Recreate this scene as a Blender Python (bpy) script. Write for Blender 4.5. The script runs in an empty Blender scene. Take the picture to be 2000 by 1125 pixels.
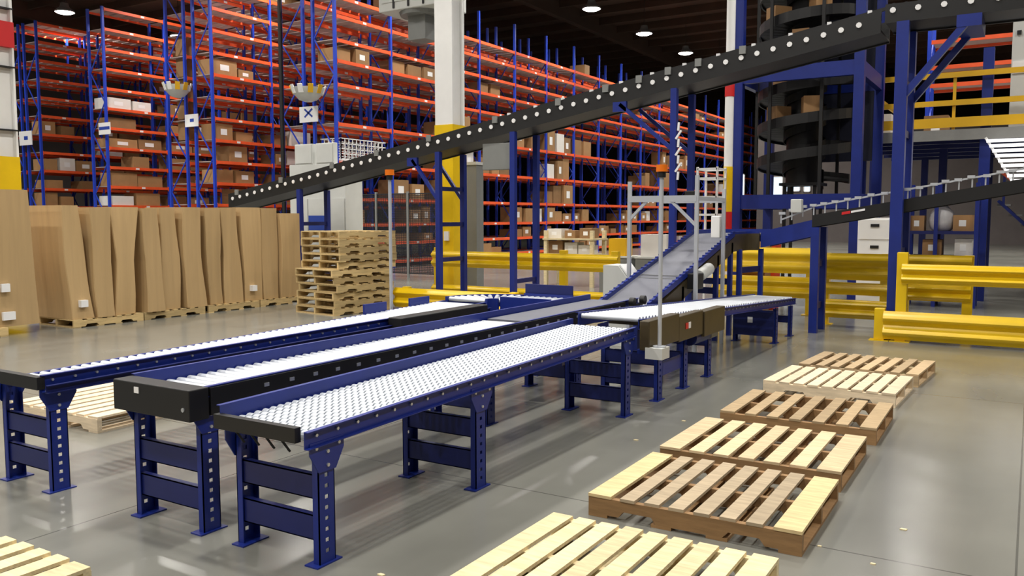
import bpy, math, random
from mathutils import Vector, Matrix

random.seed(7)
SC = bpy.context.scene
COL = SC.collection
PI = math.pi

# ------------------------------------------------------------------ camera
CAM_F, CAM_PITCH, CAM_H, CAM_YAW, CAM_ROLL = 1654.15, 0.0832257, 1.7532, -0.5507881, -0.00098
_F = Vector((math.sin(CAM_YAW) * math.cos(CAM_PITCH), math.cos(CAM_YAW) * math.cos(CAM_PITCH), -math.sin(CAM_PITCH)))
_R = Vector((math.cos(CAM_YAW), -math.sin(CAM_YAW), 0))
_U = _R.cross(_F)
_R2 = _R * math.cos(CAM_ROLL) + _U * math.sin(CAM_ROLL)
_U2 = -_R * math.sin(CAM_ROLL) + _U * math.cos(CAM_ROLL)


def make_camera():
    cd = bpy.data.cameras.new('camera')
    cd.sensor_width = 36.0
    cd.lens = 36.0 * CAM_F / 2000.0
    cd.clip_end = 300
    o = bpy.data.objects.new('camera', cd)
    COL.objects.link(o)
    m = Matrix((_R2, _U2, -_F)).transposed().to_4x4()
    m.translation = Vector((0, 0, CAM_H))
    o.matrix_world = m
    SC.camera = o


def az(px):
    return CAM_YAW + math.atan((px - 1000) / CAM_F)


def x_at(px, y):
    """X of the vertical line seen at column px on the plane Y = y"""
    return y * math.tan(az(px))


# ------------------------------------------------------------------ materials
MATS = {}


def mat(name, col, rough=0.5, metal=0.0, var=0.0, scale=6.0, bump=0.0, stretch=None, rand=0.0, emit=0.0, col2=None, spec=None, alpha=1.0):
    if name in MATS:
        return MATS[name]
    m = bpy.data.materials.new(name)
    m.use_nodes = True
    nt = m.node_tree
    N, L = nt.nodes, nt.links
    b = N['Principled BSDF']
    b.inputs['Base Color'].default_value = (*col, 1)
    b.inputs['Roughness'].default_value = rough
    b.inputs['Metallic'].default_value = metal
    if spec is not None:
        b.inputs['Specular IOR Level'].default_value = spec
    if emit:
        b.inputs['Emission Color'].default_value = (*col, 1)
        b.inputs['Emission Strength'].default_value = emit
    if var or bump or rand:
        tc = N.new('ShaderNodeTexCoord')
        mp = N.new('ShaderNodeMapping')
        if stretch:
            mp.inputs['Scale'].default_value = stretch
        L.new(tc.outputs['Object'], mp.inputs['Vector'])
        oi = N.new('ShaderNodeObjectInfo')
        mul = N.new('ShaderNodeMath'); mul.operation = 'MULTIPLY'; mul.inputs[1].default_value = 37.0
        L.new(oi.outputs['Random'], mul.inputs[0])
        cmb = N.new('ShaderNodeCombineXYZ')
        L.new(mul.outputs[0], cmb.inputs[0]); L.new(mul.outputs[0], cmb.inputs[1])
        L.new(cmb.outputs[0], mp.inputs['Location'])
        nz = N.new('ShaderNodeTexNoise')
        nz.inputs['Scale'].default_value = scale
        nz.inputs['Detail'].default_value = 6
        nz.inputs['Roughness'].default_value = 0.6
        L.new(mp.outputs[0], nz.inputs['Vector'])
        if var:
            rp = N.new('ShaderNodeValToRGB')
            c2 = col2 if col2 else tuple(c * (1 - var) for c in col)
            c1 = tuple(min(1, c * (1 + var * 0.6)) for c in col)
            rp.color_ramp.elements[0].position = 0.3
            rp.color_ramp.elements[1].position = 0.7
            rp.color_ramp.elements[0].color = (*c2, 1)
            rp.color_ramp.elements[1].color = (*c1, 1)
            L.new(nz.outputs['Fac'], rp.inputs[0])
            out = rp.outputs[0]
            if rand:
                hs = N.new('ShaderNodeHueSaturation')
                mr = N.new('ShaderNodeMapRange')
                mr.inputs['To Min'].default_value = 1 - rand
                mr.inputs['To Max'].default_value = 1 + rand * 0.55
                L.new(oi.outputs['Random'], mr.inputs['Value'])
                L.new(mr.outputs[0], hs.inputs['Value'])
                L.new(out, hs.inputs['Color'])
                out = hs.outputs[0]
            L.new(out, b.inputs['Base Color'])
        if bump:
            bp = N.new('ShaderNodeBump')
            bp.inputs['Strength'].default_value = bump
            bp.inputs['Distance'].default_value = 0.01
            L.new(nz.outputs['Fac'], bp.inputs['Height'])
            L.new(bp.outputs[0], b.inputs['Normal'])
    MATS[name] = m
    return m


def srgb(r, g, b):
    f = lambda c: ((c / 255) / 12.92) if c / 255 <= 0.04045 else ((c / 255 + 0.055) / 1.055) ** 2.4
    return (f(r), f(g), f(b))


BLUE = mat('blue_paint', srgb(18, 40, 126), 0.42, 0, 0.12, 3)
BLUE_D = mat('dark_blue_paint', srgb(16, 28, 92), 0.45, 0, 0.12, 3)
RBLUE = mat('rack_blue_paint', srgb(34, 66, 190), 0.45)
ORANGE = mat('rack_orange_paint', srgb(240, 94, 46), 0.5, 0, 0.12, 2)
DECK = mat('galvanised_decking', srgb(178, 162, 156), 0.6, 0, 0.15, 3)
YELLOW = mat('safety_yellow', srgb(236, 196, 20), 0.33, 0, 0.08, 2)
YELLOW_M = mat('handrail_yellow', srgb(226, 176, 30), 0.4, 0, 0.08, 2)
BLACK = mat('black_paint', srgb(18, 18, 19), 0.5, 0, 0.2, 5)
OLIVE = mat('olive_black_cover', srgb(66, 56, 34), 0.45, 0, 0.2, 4)
RUBBER = mat('black_rubber', srgb(22, 22, 24), 0.7)
ROLLER = mat('zinc_roller', srgb(214, 219, 226), 0.34, 0.35, 0.05, 8)
WHEEL = mat('white_skate_wheel', srgb(204, 210, 218), 0.4, 0.15)
STEEL = mat('bright_steel', srgb(200, 204, 208), 0.35, 0.7)
ALU = mat('aluminium_profile', srgb(196, 200, 206), 0.4, 0.3)
BELT = mat('grey_belt', srgb(104, 106, 116), 0.6, 0, 0.08, 3)
WHITE = mat('white_paint', srgb(240, 240, 238), 0.5, 0, 0.06, 1.5)
GREY = mat('grey_cabinet_paint', srgb(204, 206, 202), 0.5, 0, 0.06, 2)
GREY_D = mat('mid_grey_paint', srgb(128, 130, 128), 0.5, 0, 0.1, 2)
RED = mat('red_band', srgb(204, 34, 36), 0.45)
PAPER = mat('paper_label', srgb(236, 236, 236), 0.6)
INK = mat('blue_ink', srgb(34, 66, 160), 0.6)
AMBER = mat('orange_beacon_plastic', srgb(238, 120, 20), 0.35)
CARD = mat('corrugated_cardboard', srgb(188, 158, 112), 0.75, 0, 0.10, 1.6, 0.08, (5, 5, 0.3), 0.08)
CARTON = mat('carton_cardboard', srgb(160, 122, 80), 0.75, 0, 0.10, 3, 0, None, 0.34)
WCARTON = mat('white_carton', srgb(222, 218, 212), 0.7, 0, 0.06, 3)
LENS = mat('lamp_lens', (1.0, 0.97, 0.92), 0.4, emit=28.0)
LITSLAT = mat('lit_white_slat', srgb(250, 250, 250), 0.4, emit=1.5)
LITPANE = mat('lit_window_glass', srgb(214, 236, 255), 0.3, emit=1.6)
PLASTIC = mat('white_plastic_bag', srgb(200, 198, 200), 0.35, 0, 0.2, 5, 0.4)
GALV = mat('galvanised_plate', srgb(150, 150, 146), 0.45, 0.4, 0.12, 3)
WIRE = mat('dark_wire_mesh', srgb(30, 30, 36), 0.7)


def wood(name, r, g, b, rand=0.18):
    return mat(name, srgb(r, g, b), 0.75, 0, 0.22, 2.2, 0.25, (2, 14, 14), rand)


W_PALE = wood('pale_pine', 228, 210, 166)
W_MIX = wood('mixed_pine', 222, 198, 148, 0.15)
W_PINK = wood('pinkish_pine', 222, 198, 158)
W_DARK = wood('weathered_brown_wood', 178, 154, 118, 0.22)
W_WHITE = wood('bleached_white_wood', 232, 212, 180, 0.12)
W_TAN = wood('tan_wood', 194, 168, 130, 0.24)
W_GREY = wood('greyed_wood', 178, 160, 132, 0.2)
W_BROWN = wood('dark_brown_stringer', 150, 116, 76, 0.15)
W_STACK = wood('stacked_pallet_wood', 204, 178, 126, 0.3)


# ------------------------------------------------------------------ mesh builder
class MB:
    def __init__(self):
        self.v = []
        self.f = []

    def add(self, vs, fs):
        n = len(self.v)
        self.v += [tuple(p) for p in vs]
        self.f += [tuple(i + n for i in f) for f in fs]
        return self

    def box(self, x0, x1, y0, y1, z0, z1):
        if x0 > x1: x0, x1 = x1, x0
        if y0 > y1: y0, y1 = y1, y0
        if z0 > z1: z0, z1 = z1, z0
        vs = [(x0, y0, z0), (x1, y0, z0), (x1, y1, z0), (x0, y1, z0), (x0, y0, z1), (x1, y0, z1), (x1, y1, z1), (x0, y1, z1)]
        return self.add(vs, [(0, 3, 2, 1), (4, 5, 6, 7), (0, 1, 5, 4), (1, 2, 6, 5), (2, 3, 7, 6), (3, 0, 4, 7)])

    def cbox(self, cx, cy, cz, sx, sy, sz):
        return self.box(cx - sx / 2, cx + sx / 2, cy - sy / 2, cy + sy / 2, cz - sz / 2, cz + sz / 2)

    def bar(self, a, b, w, h, up=(0, 0, 1)):
        """rectangular bar from a to b; w across, h along up"""
        a, b = Vector(a), Vector(b)
        d = (b - a).normalized()
        u = Vector(up)
        s = d.cross(u)
        if s.length < 1e-4:
            s = d.cross(Vector((1, 0, 0)))
        s.normalize()
        t = s.cross(d).normalized()
        vs = []
        for p in (a, b):
            for i, j in ((-1, -1), (1, -1), (1, 1), (-1, 1)):
                vs.append(p + s * (i * w / 2) + t * (j * h / 2))
        return self.add(vs, [(0, 1, 2, 3), (7, 6, 5, 4), (0, 4, 5, 1), (1, 5, 6, 2), (2, 6, 7, 3), (3, 7, 4, 0)])

    def cyl(self, a, b, r, n=10, r2=None, cap=True):
        a, b = Vector(a), Vector(b)
        r2 = r if r2 is None else r2
        d = (b - a).normalized()
        s = d.orthogonal().normalized()
        t = d.cross(s)
        vs = []
        for p, rr in ((a, r), (b, r2)):
            for i in range(n):
                q = 2 * PI * i / n
                vs.append(p + s * (rr * math.cos(q)) + t * (rr * math.sin(q)))
        fs = [(i, (i + 1) % n, n + (i + 1) % n, n + i) for i in range(n)]
        if cap:
            fs += [tuple(range(n - 1, -1, -1)), tuple(range(n, 2 * n))]
        return self.add(vs, fs)

    def extrude(self, prof, a, b, u, v):
        """profile list of (p,q) in axes u,v, swept a -> b"""
        a, b, u, v = Vector(a), Vector(b), Vector(u), Vector(v)
        n = len(prof)
        vs = [a + u * p + v * q for p, q in prof] + [b + u * p + v * q for p, q in prof]
        fs = [(i, (i + 1) % n, n + (i + 1) % n, n + i) for i in range(n)]
        fs += [tuple(range(n - 1, -1, -1)), tuple(range(n, 2 * n))]
        return self.add(vs, fs)

    def sweep(self, prof, frames):
        """prof (p,q); frames list of (origin, u, v)"""
        n = len(prof)
        vs = []
        for o, u, v in frames:
            vs += [Vector(o) + Vector(u) * p + Vector(v) * q for p, q in prof]
        fs = []
        for k in range(len(frames) - 1):
            for i in range(n):
                j = (i + 1) % n
                fs.append((k * n + i, k * n + j, (k + 1) * n + j, (k + 1) * n + i))
        fs += [tuple(range(n - 1, -1, -1)), tuple(range((len(frames) - 1) * n, len(frames) * n))]
        return self.add(vs, fs)

    def lathe(self, prof, c, n=16):
        """prof (r,z) from bottom to top about vertical axis at c"""
        c = Vector(c)
        vs = []
        for r, z in prof:
            for i in range(n):
                q = 2 * PI * i / n
                vs.append(c + Vector((r * math.cos(q), r * math.sin(q), z)))
        fs = []
        for k in range(len(prof) - 1):
            for i in range(n):
                j = (i + 1) % n
                fs.append((k * n + i, k * n + j, (k + 1) * n + j, (k + 1) * n + i))
        fs += [tuple(range(n - 1, -1, -1)), tuple(range((len(prof) - 1) * n, len(prof) * n))]
        return self.add(vs, fs)

    def build(self, name, m, parent=None, smooth=False, bevel=0.0):
        off = Vector((0, 0, 0))
        if parent is not None:
            p = parent
            while p is not None:
                off += p.location
                p = p.parent
        me = bpy.data.meshes.new(name)
        me.from_pydata([(x - off.x, y - off.y, z - off.z) for x, y, z in self.v], [], self.f)
        me.materials.append(m)
        if smooth:
            me.polygons.foreach_set('use_smooth', [True] * len(me.polygons))
        me.update()
        o = bpy.data.objects.new(name, me)
        COL.objects.link(o)
        if parent is not None:
            o.parent = parent
        if smooth:
            e = o.modifiers.new('edges', 'EDGE_SPLIT'); e.split_angle = math.radians(40)
        if bevel:
            b = o.modifiers.new('bevel', 'BEVEL'); b.width = bevel; b.segments = 2; b.limit_method = 'ANGLE'
        return o


def tag(o, label, cat, group=None):
    o['label'] = label
    o['category'] = cat
    if group:
        o['group'] = group
    return o


def thing(name, label, cat, loc=(0, 0, 0), group=None, rz=0.0):
    o = bpy.data.objects.new(name, None)
    o.empty_display_size = 0.2
    COL.objects.link(o)
    o.location = loc
    o.rotation_euler = (0, 0, rz)
    return tag(o, label, cat, group)


def stuff(o):
    o['kind'] = 'stuff'
    return o


def struct(o):
    o['kind'] = 'structure'
    return o


def kids(o):
    return [c for c in bpy.data.objects if c.parent == o]


def copy_tree(o, parent=None, m=None):
    c = o.copy()
    COL.objects.link(c)
    if parent is not None:
        c.parent = parent
    for ch in o.children:
        copy_tree(ch, c)
    return c


# ------------------------------------------------------------------ the building
def floor_material():
    m = bpy.data.materials.new('polished_concrete')
    m.use_nodes = True
    nt = m.node_tree; N, L = nt.nodes, nt.links
    b = N['Principled BSDF']
    tc = N.new('ShaderNodeTexCoord')
    n1 = N.new('ShaderNodeTexNoise'); n1.inputs['Scale'].default_value = 0.45; n1.inputs['Detail'].default_value = 4; n1.inputs['Roughness'].default_value = 0.5
    n2 = N.new('ShaderNodeTexNoise'); n2.inputs['Scale'].default_value = 1.1; n2.inputs['Detail'].default_value = 5
    mp = N.new('ShaderNodeMapping'); mp.inputs['Scale'].default_value = (2.2, 0.35, 1)
    L.new(tc.outputs['Object'], n1.inputs['Vector'])
    L.new(tc.outputs['Object'], mp.inputs['Vector'])
    L.new(mp.outputs[0], n2.inputs['Vector'])
    r1 = N.new('ShaderNodeValToRGB')
    r1.color_ramp.elements[0].position = 0.3; r1.color_ramp.elements[1].position = 0.72
    r1.color_ramp.elements[0].color = (*srgb(114, 114, 107), 1)
    r1.color_ramp.elements[1].color = (*srgb(138, 138, 130), 1)
    L.new(n1.outputs['Fac'], r1.inputs[0])
    r2 = N.new('ShaderNodeValToRGB')
    r2.color_ramp.elements[0].position = 0.25; r2.color_ramp.elements[1].position = 0.75
    r2.color_ramp.elements[0].color = (0.72, 0.72, 0.72, 1); r2.color_ramp.elements[1].color = (1, 1, 1, 1)
    L.new(n2.outputs['Fac'], r2.inputs[0])
    mx = N.new('ShaderNodeMix'); mx.data_type = 'RGBA'; mx.blend_type = 'MULTIPLY'
    mx.inputs['Factor'].default_value = 0.55
    L.new(r1.outputs[0], mx.inputs['A']); L.new(r2.outputs[0], mx.inputs['B'])
    # saw-cut control joints every 4.5 m
    brick = N.new('ShaderNodeTexBrick')
    brick.offset = 0.0
    brick.inputs['Scale'].default_value = 1.0
    brick.inputs['Brick Width'].default_value = 4.6
    brick.inputs['Row Height'].default_value = 4.6
    brick.inputs['Mortar Size'].default_value = 0.006
    brick.inputs['Color1'].default_value = (1, 1, 1, 1); brick.inputs['Color2'].default_value = (1, 1, 1, 1)
    brick.inputs['Mortar'].default_value = (0.45, 0.45, 0.45, 1)
    L.new(tc.outputs['Object'], brick.inputs['Vector'])
    mx2 = N.new('ShaderNodeMix'); mx2.data_type = 'RGBA'; mx2.blend_type = 'MULTIPLY'; mx2.inputs['Factor'].default_value = 1.0
    L.new(mx.outputs['Result'], mx2.inputs['A']); L.new(brick.outputs['Color'], mx2.inputs['B'])
    L.new(mx2.outputs['Result'], b.inputs['Base Color'])
    rr = N.new('ShaderNodeMapRange'); rr.inputs['To Min'].default_value = 0.19; rr.inputs['To Max'].default_value = 0.25
    L.new(n2.outputs['Fac'], rr.inputs['Value'])
    L.new(rr.outputs[0], b.inputs['Roughness'])
    b.inputs['Specular IOR Level'].default_value = 0.6
    return m


XL, XR, YB, YF, ZC = -52.0, 14.0, -9.0, 96.0, 12.6


def building():
    fm = floor_material()
    struct(MB().box(XL, XR, YB, YF, -0.3, 0.0).build('floor', fm))
    cm = mat('dark_brown_roof_deck', srgb(66, 48, 36), 0.9, 0, 0.35, 0.5, 0, (1, 0.25, 1))
    c = MB().box(XL, XR, YB, YF, ZC + 0.5, ZC + 0.8)
    y = YB + 1
    while y < YF:
        c.box(XL, XR, y, y + 0.12, ZC + 0.1, ZC + 0.5)
        y += 2.4
    for x in (-46, -34, -22, -10, 2):
        c.box(x, x + 0.35, YB, YF, ZC - 0.35, ZC + 0.5)
    struct(c.build('ceiling', cm))
    wm = mat('grey_wall_panel', srgb(112, 106, 104), 0.8, 0, 0.15, 0.6)
    dm = mat('dark_far_wall', srgb(84, 78, 76), 0.85, 0, 0.15, 0.4)
    struct(MB().box(XL - 0.3, XL, YB, YF, 0, ZC + 0.5).build('wall_left', dm))
    struct(MB().box(XR, XR + 0.3, YB, YF, 0, ZC + 0.5).build('wall_right', wm))
    struct(MB().box(XL, XR, YB - 0.3, YB, 0, ZC + 0.5).build('wall_back', wm))
    struct(MB().box(XL, XR, YF, YF + 0.3, 0, ZC + 0.5).build('wall_far', dm))
    # office block wall across the far right, with lit windows
    struct(MB().box(-17.2, XR, 62.0, 62.3, 0, 7.5).build('wall_office', wm))
    k = 1
    for px0, px1, z0, z1 in ((1493, 1526, 3.25, 4.65), (1532, 1560, 3.55, 4.4), (1566, 1580, 3.5, 4.4), (1530, 1562, 4.9, 5.7), (1420, 1452, 2.6, 4.9)):
        yy = 61.98
        x0, x1 = x_at(px0, yy), x_at(px1, yy)
        w = MB()
        for a in (x0, x1 - 0.06):
            w.box(a, a + 0.06, yy - 0.05, yy, z0, z1)
        for zz in (z0, z1 - 0.06):
            w.box(x0, x1, yy - 0.05, yy, zz, zz + 0.06)
        fr = struct(w.build('window_%d' % k, WHITE))
        MB().box(x0 + 0.05, x1 - 0.05, yy - 0.03, yy - 0.01, z0 + 0.05, z1 - 0.05).build('pane', LITPANE, fr)
        k += 1


LAMP_E = 430.0


def lamps():
    rows = [(-37.7, 'far left rack aisle', range(0, 10)), (-29.2, 'rack aisle by the big brown cartons', range(0, 6)), (-23.4, 'aisle left of the nearest rack', range(0, 6)),
            (-17.2, 'lane in front of the nearest rack', range(0, 12)), (-10.4, 'lane over the long incline', range(0, 11)), (-3.5, 'lane over the roller conveyors', range(0, 10)), (4.0, 'lane right of the floor pallets', range(0, 10))]
    ld = bpy.data.lights.new('high_bay_light', 'AREA')
    ld.shape = 'DISK'; ld.size = 0.75; ld.energy = LAMP_E
    ld.color = (1.0, 0.955, 0.89)
    ld.spread = math.radians(150)
    proto = None
    for x, nm, ks in rows:
        for k in ks:
            y = -7.2 + 6.0 * k
            zc = 11.0
            if proto is None:
                root = thing('high_bay_lamp', '', 'lamp', (x, y, zc))
                MB().lathe([(0.42, 0.0), (0.42, 0.05), (0.20, 0.24), (0.16, 0.40), (0.05, 0.42)], (x, y, zc)).build('housing', GREY_D, root, smooth=True)
                MB().lathe([(0.02, -0.09), (0.26, -0.06), (0.40, 0.0), (0.40, 0.03)], (x, y, zc)).build('lens', LENS, root, smooth=True)
                MB().cyl((x, y, zc + 0.40), (x, y, ZC + 0.5), 0.012, 6).build('cord', BLACK, root)
                lo = bpy.data.objects.new('bulb', ld)
                COL.objects.link(lo); lo.parent = root; lo.location = (0, 0, -0.11)
                proto = root
            else:
                root = copy_tree(proto)
                root.location = (x, y, zc)
            root['label'] = 'round white high bay lamp hanging over the %s' % nm
            root['group'] = 'high bay lamps over the %s' % nm


# ------------------------------------------------------------------ columns
def column(label, x, y, w, zy, bands, straps=()):
    r = thing('building_column', label, 'column', (x, y, 0))
    h = w / 2
    s = MB()
    # H section
    s.box(x - h, x + h, y - h, y - h + 0.04, 0, ZC)
    s.box(x - h, x + h, y + h - 0.04, y + h, 0, ZC)
    s.box(x - 0.14, x + 0.14, y - h + 0.04, y + h - 0.04, 0, ZC)
    s.build('shaft', WHITE, r)
    e = h + 0.012
    g = MB()
    g.box(x - e, x + e, y - e, y - h - 0.001, 0, zy); g.box(x - e, x + e, y + h + 0.001, y + e, 0, zy)
    g.box(x + h + 0.001, x + e, y - h, y + h, 0, zy); g.box(x - e, x - h - 0.001, y - h, y + h, 0, zy)
    g.build('yellow_guard', YELLOW, r)
    for z0, z1 in bands:
        b = MB().box(x - e, x + e, y - e, y + e, z0, z1)
        b.build('red_band', RED, r)
    for z in straps:
        MB().box(x - h - 0.015, x + h + 0.015, y - h - 0.015, y + h + 0.015, z, z + 0.025).build('strap', BLACK, r)
    MB().box(x + 0.02, x + 0.14, y - h - 0.06, y - h - 0.012, 1.25, 1.45).build('notice_plate', PAPER, r)
    return r


def columns():
    column('white building column with yellow base behind the black incline conveyor', -10.95, 15.25, 0.46, 3.75, [])
    column('white building column with red band at the left edge behind the tall cardboard', -17.85, 9.3, 0.50, 2.98, [(5.15, 5.65)], (3.5, 4.75, 5.9))
    # slim banded post beside the blue lift tower
    y = 16.7
    x = x_at(1419, y)
    r = thing('banded_post', 'slim white post with red and yellow bands beside the blue tower', 'post', (x, y, 0))
    MB().cyl((x, y, 0), (x, y, 10.5), 0.085, 14).build('shaft', WHITE, r, smooth=True)
    MB().cyl((x, y, 1.86), (x, y, 2.75), 0.092, 14).build('yellow_band', YELLOW, r, smooth=True)
    for a, b in ((1.5, 1.86), (4.12, 4.46)):
        MB().cyl((x, y, a), (x, y, b), 0.093, 14).build('red_band', RED, r, smooth=True)


# ------------------------------------------------------------------ pallet racks
ORD = ['lowest', 'second', 'third', 'fourth', 'fifth', 'sixth', 'seventh', 'eighth', 'ninth', 'tenth', 'eleventh', 'twelfth', 'thirteenth', 'fourteenth']
N_CARTON = [0]
SHIP = {}


def rack(label, x0, x1, y0, bay, n, levels, top, beams_keep=100, deck=True, diag_front=True):
    """row running along Y; x0 (far from camera) .. x1 (aisle face)"""
    r = thing('pallet_rack', label, 'rack', ((x0 + x1) / 2, y0, 0))
    w = 0.09
    for k in range(n + 1):
        y = y0 + k * bay
        for x in (x1, x0):
            s = 1 if x == x1 else -1
            m = MB().box(x, x - s * w, y - w / 2, y + w / 2, 0, top)
            m.box(x + s * 0.03, x - s * 0.12, y - 0.09, y + 0.09, 0, 0.012)
            m.build('upright', RBLUE, r)
        b = MB()
        z = 0.3
        up = True
        b.bar((x0 + w, y, z), (x1 - w, y, z), 0.04, 0.04)
        while z + 1.3 < top:
            if up: b.bar((x0 + w, y, z), (x1 - w, y, z + 1.2), 0.035, 0.035)
            else: b.bar((x1 - w, y, z), (x0 + w, y, z + 1.2), 0.035, 0.035)
            up = not up
            z += 1.2
            if not int(z * 10) % 2:
                b.bar((x0 + w, y, z), (x1 - w, y, z), 0.035, 0.035)
        b.build('frame_brace', RBLUE, r)
    items = []
    for li, z in enumerate(levels):
        for k in range(n):
            ya, yb = y0 + k * bay + w / 2, y0 + (k + 1) * bay - w / 2
            for x in (x1, x0):
                s = 1 if x == x1 else -1
                m = MB().box(x + s * 0.005, x - s * 0.045, ya, yb, z - 0.055, z + 0.055)
                for yy in (ya, yb - 0.02):
                    m.box(x + s * 0.012, x - s * 0.05, yy, yy + 0.02, z - 0.10, z + 0.08)
                items.append((math.hypot(x, (ya + yb) / 2) + (0 if x == x1 else 6), m, (x, ya, yb, z, x == x1)))
    items.sort(key=lambda t: t[0])
    rest = MB()
    for i, (d, m, q) in enumerate(items):
        if i < beams_keep:
            bo = m.build('beam', ORANGE, r)
            if q[4]:
                yl = q[1] + (q[2] - q[1]) * (0.3 + 0.4 * random.random())
                MB().box(q[0] + 0.005, q[0] + 0.008, yl, yl + 0.16, q[3] - 0.035, q[3] + 0.035).build('barcode_label', PAPER, bo)
        else:
            rest.add(m.v, m.f)
    if rest.v:
        stuff(rest.build('beam', ORANGE, r))
    if deck:
        dk = []
        for z in levels:
            for k in range(n):
                ya, yb = y0 + k * bay + 0.06, y0 + (k + 1) * bay - 0.06
                m = MB()
                yy = ya
                while yy < yb - 0.3:
                    m.box(x0 + 0.05, x1 - 0.05, yy, yy + 0.36, z + 0.02, z + 0.045)
                    yy += 0.44
                dk.append((k, z, m))
        dk.sort(key=lambda t: t[0])
        rest = MB()
        for i, (k, z, m) in enumerate(dk):
            if i < 100: m.build('shelf_deck', DECK, r)
            else: rest.add(m.v, m.f)
        if rest.v:
            stuff(rest.build('shelf_deck', DECK, r))
    return r


def carton(x, y, z, sx, sy, sz, label, group, m=None, lab=False, side='x'):
    """carton standing at base centre; label patch on the side named"""
    c = MB().cbox(x, y, z + sz / 2, sx, sy, sz)
    o = c.build('carton', m or CARTON)
    o.location = (0, 0, 0)
    tag(o, label, 'box', group)
    t = MB()
    # tape strip along the top and over the two ends
    if side == 'x':
        t.box(x + sx / 2, x + sx / 2 + 0.002, y - 0.03, y + 0.03, z + sz * 0.72, z + sz)
    else:
        t.box(x - 0.03, x + 0.03, y - sy / 2 - 0.002, y - sy / 2, z + sz * 0.72, z + sz)
    if lab:
        if side == 'x':
            MB().box(x + sx / 2, x + sx / 2 + 0.004, y - sy * 0.22, y + sy * 0.16, z + sz * 0.3, z + sz * 0.68).build('shipping_label', PAPER, o)
        else:
            MB().box(x - sx * 0.2, x + sx * 0.16, y - sy / 2 - 0.004, y - sy / 2, z + sz * 0.3, z + sz * 0.68).build('shipping_label', PAPER, o)
    N_CARTON[0] += 1
    return o


def fill(short, x0, x1, y0, bay, bays, levels, prob, tops, wmin=0.45, wmax=1.1):
    xm = (x0 + x1) / 2
    for li, z in enumerate(levels):
        p = prob(z)
        for k in bays:
            if random.random() > p:
                continue
            hmax = tops(li) - 0.16
            y = y0 + k * bay + 0.12
            ye = y0 + (k + 1) * bay - 0.12
            while y < ye - 0.4:
                sy = random.uniform(wmin, wmax)
                if y + sy > ye: break
                if random.random() < 0.8:
                    sz = hmax * random.uniform(0.5, 0.95)
                    white = random.random() < 0.10
                    lab = 'brown cardboard carton' if not white else 'white carton'
                    carton(xm + random.uniform(-0.03, 0.12), y + sy / 2, z + 0.056, 0.7 + random.uniform(0, 0.2), sy, sz,
                           '%s on the %s shelf of %s' % (lab, ORD[li], short), '%ss on the %s shelf of %s' % (lab, ORD[li], short),
                           WCARTON if white else CARTON, random.random() < 0.45)
                y += sy + random.uniform(0.03, 0.25)


def racks():
    y0 = 20.5
    L13 = [0.66 + 0.77 * k for k in range(13)]
    L1 = [0.2, 0.85, 1.5, 2.35, 3.5, 4.75, 6.0, 6.75, 7.4, 8.15, 8.75]
    t13 = lambda i: 0.77
    t1 = lambda i: (L1 + [9.8])[i + 1] - L1[i]
    # nearest row: two racks back to back
    rack('blue and orange pallet rack whose long face runs behind the incline conveyor', -20.19, -19.16, y0, 2.75, 19, L1, 9.95)
    rack('blue and orange pallet rack back to back with the nearest rack', -21.66, -20.55, y0, 2.75, 12, L1, 9.95)
    rack('blue and orange pallet rack left of the grey cabinet, facing the wide aisle', -26.08, -25.05, y0, 2.75, 6, L13, 10.3)
    rack('blue and orange pallet rack back to back with the rack left of the grey cabinet', -27.6, -26.5, y0, 2.75, 4, L13, 10.3)
    rack('blue and orange single pallet rack third row from the right, full of big brown cartons', -32.4, -31.35, y0, 2.75, 5, L13, 10.0)
    rack('blue and orange pallet rack near the left column, facing the aisle', -37.05, -36.0, y0, 2.75, 5, L13, 10.0)
    rack('blue and orange pallet rack farthest left, seen beside the white column', -38.45, -37.35, y0, 2.75, 3, L13, 10.0)
    fill('the long nearest rack', -20.19, -19.16, y0, 2.75, range(0, 15), L1, lambda z: 0.62 if z < 2 else (0.34 if z < 5 else 0.10), t1, 0.5, 0.9)
    fill('the rack left of the grey cabinet', -26.08, -25.05, y0, 2.75, range(0, 3), L13, lambda z: 0.95 if z < 4.6 else (0.3 if z < 6 else 0.04), t13)
    fill('the single rack third from the right', -32.4, -31.35, y0, 2.75, range(0, 3), L13, lambda z: 1.0 if z < 6.2 else 0.12, t13, 0.7, 1.3)
    fill('the rack near the left column', -37.05, -36.0, y0, 2.75, range(0, 3), L13, lambda z: 0.95 if z < 5.4 else 0.1, t13, 0.5, 1.1)
    # tall stack of cartons standing in the end bay of the second double row
    for k in range(5):
        carton(-27.05, y0 + 0.45, 4.62 + 0.77 * k, 0.5, 0.5, 0.66, 'brown carton, number %s up, in the column of cartons at the second rack end' % ORD[k], None, CARTON, False, 'y')


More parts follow.
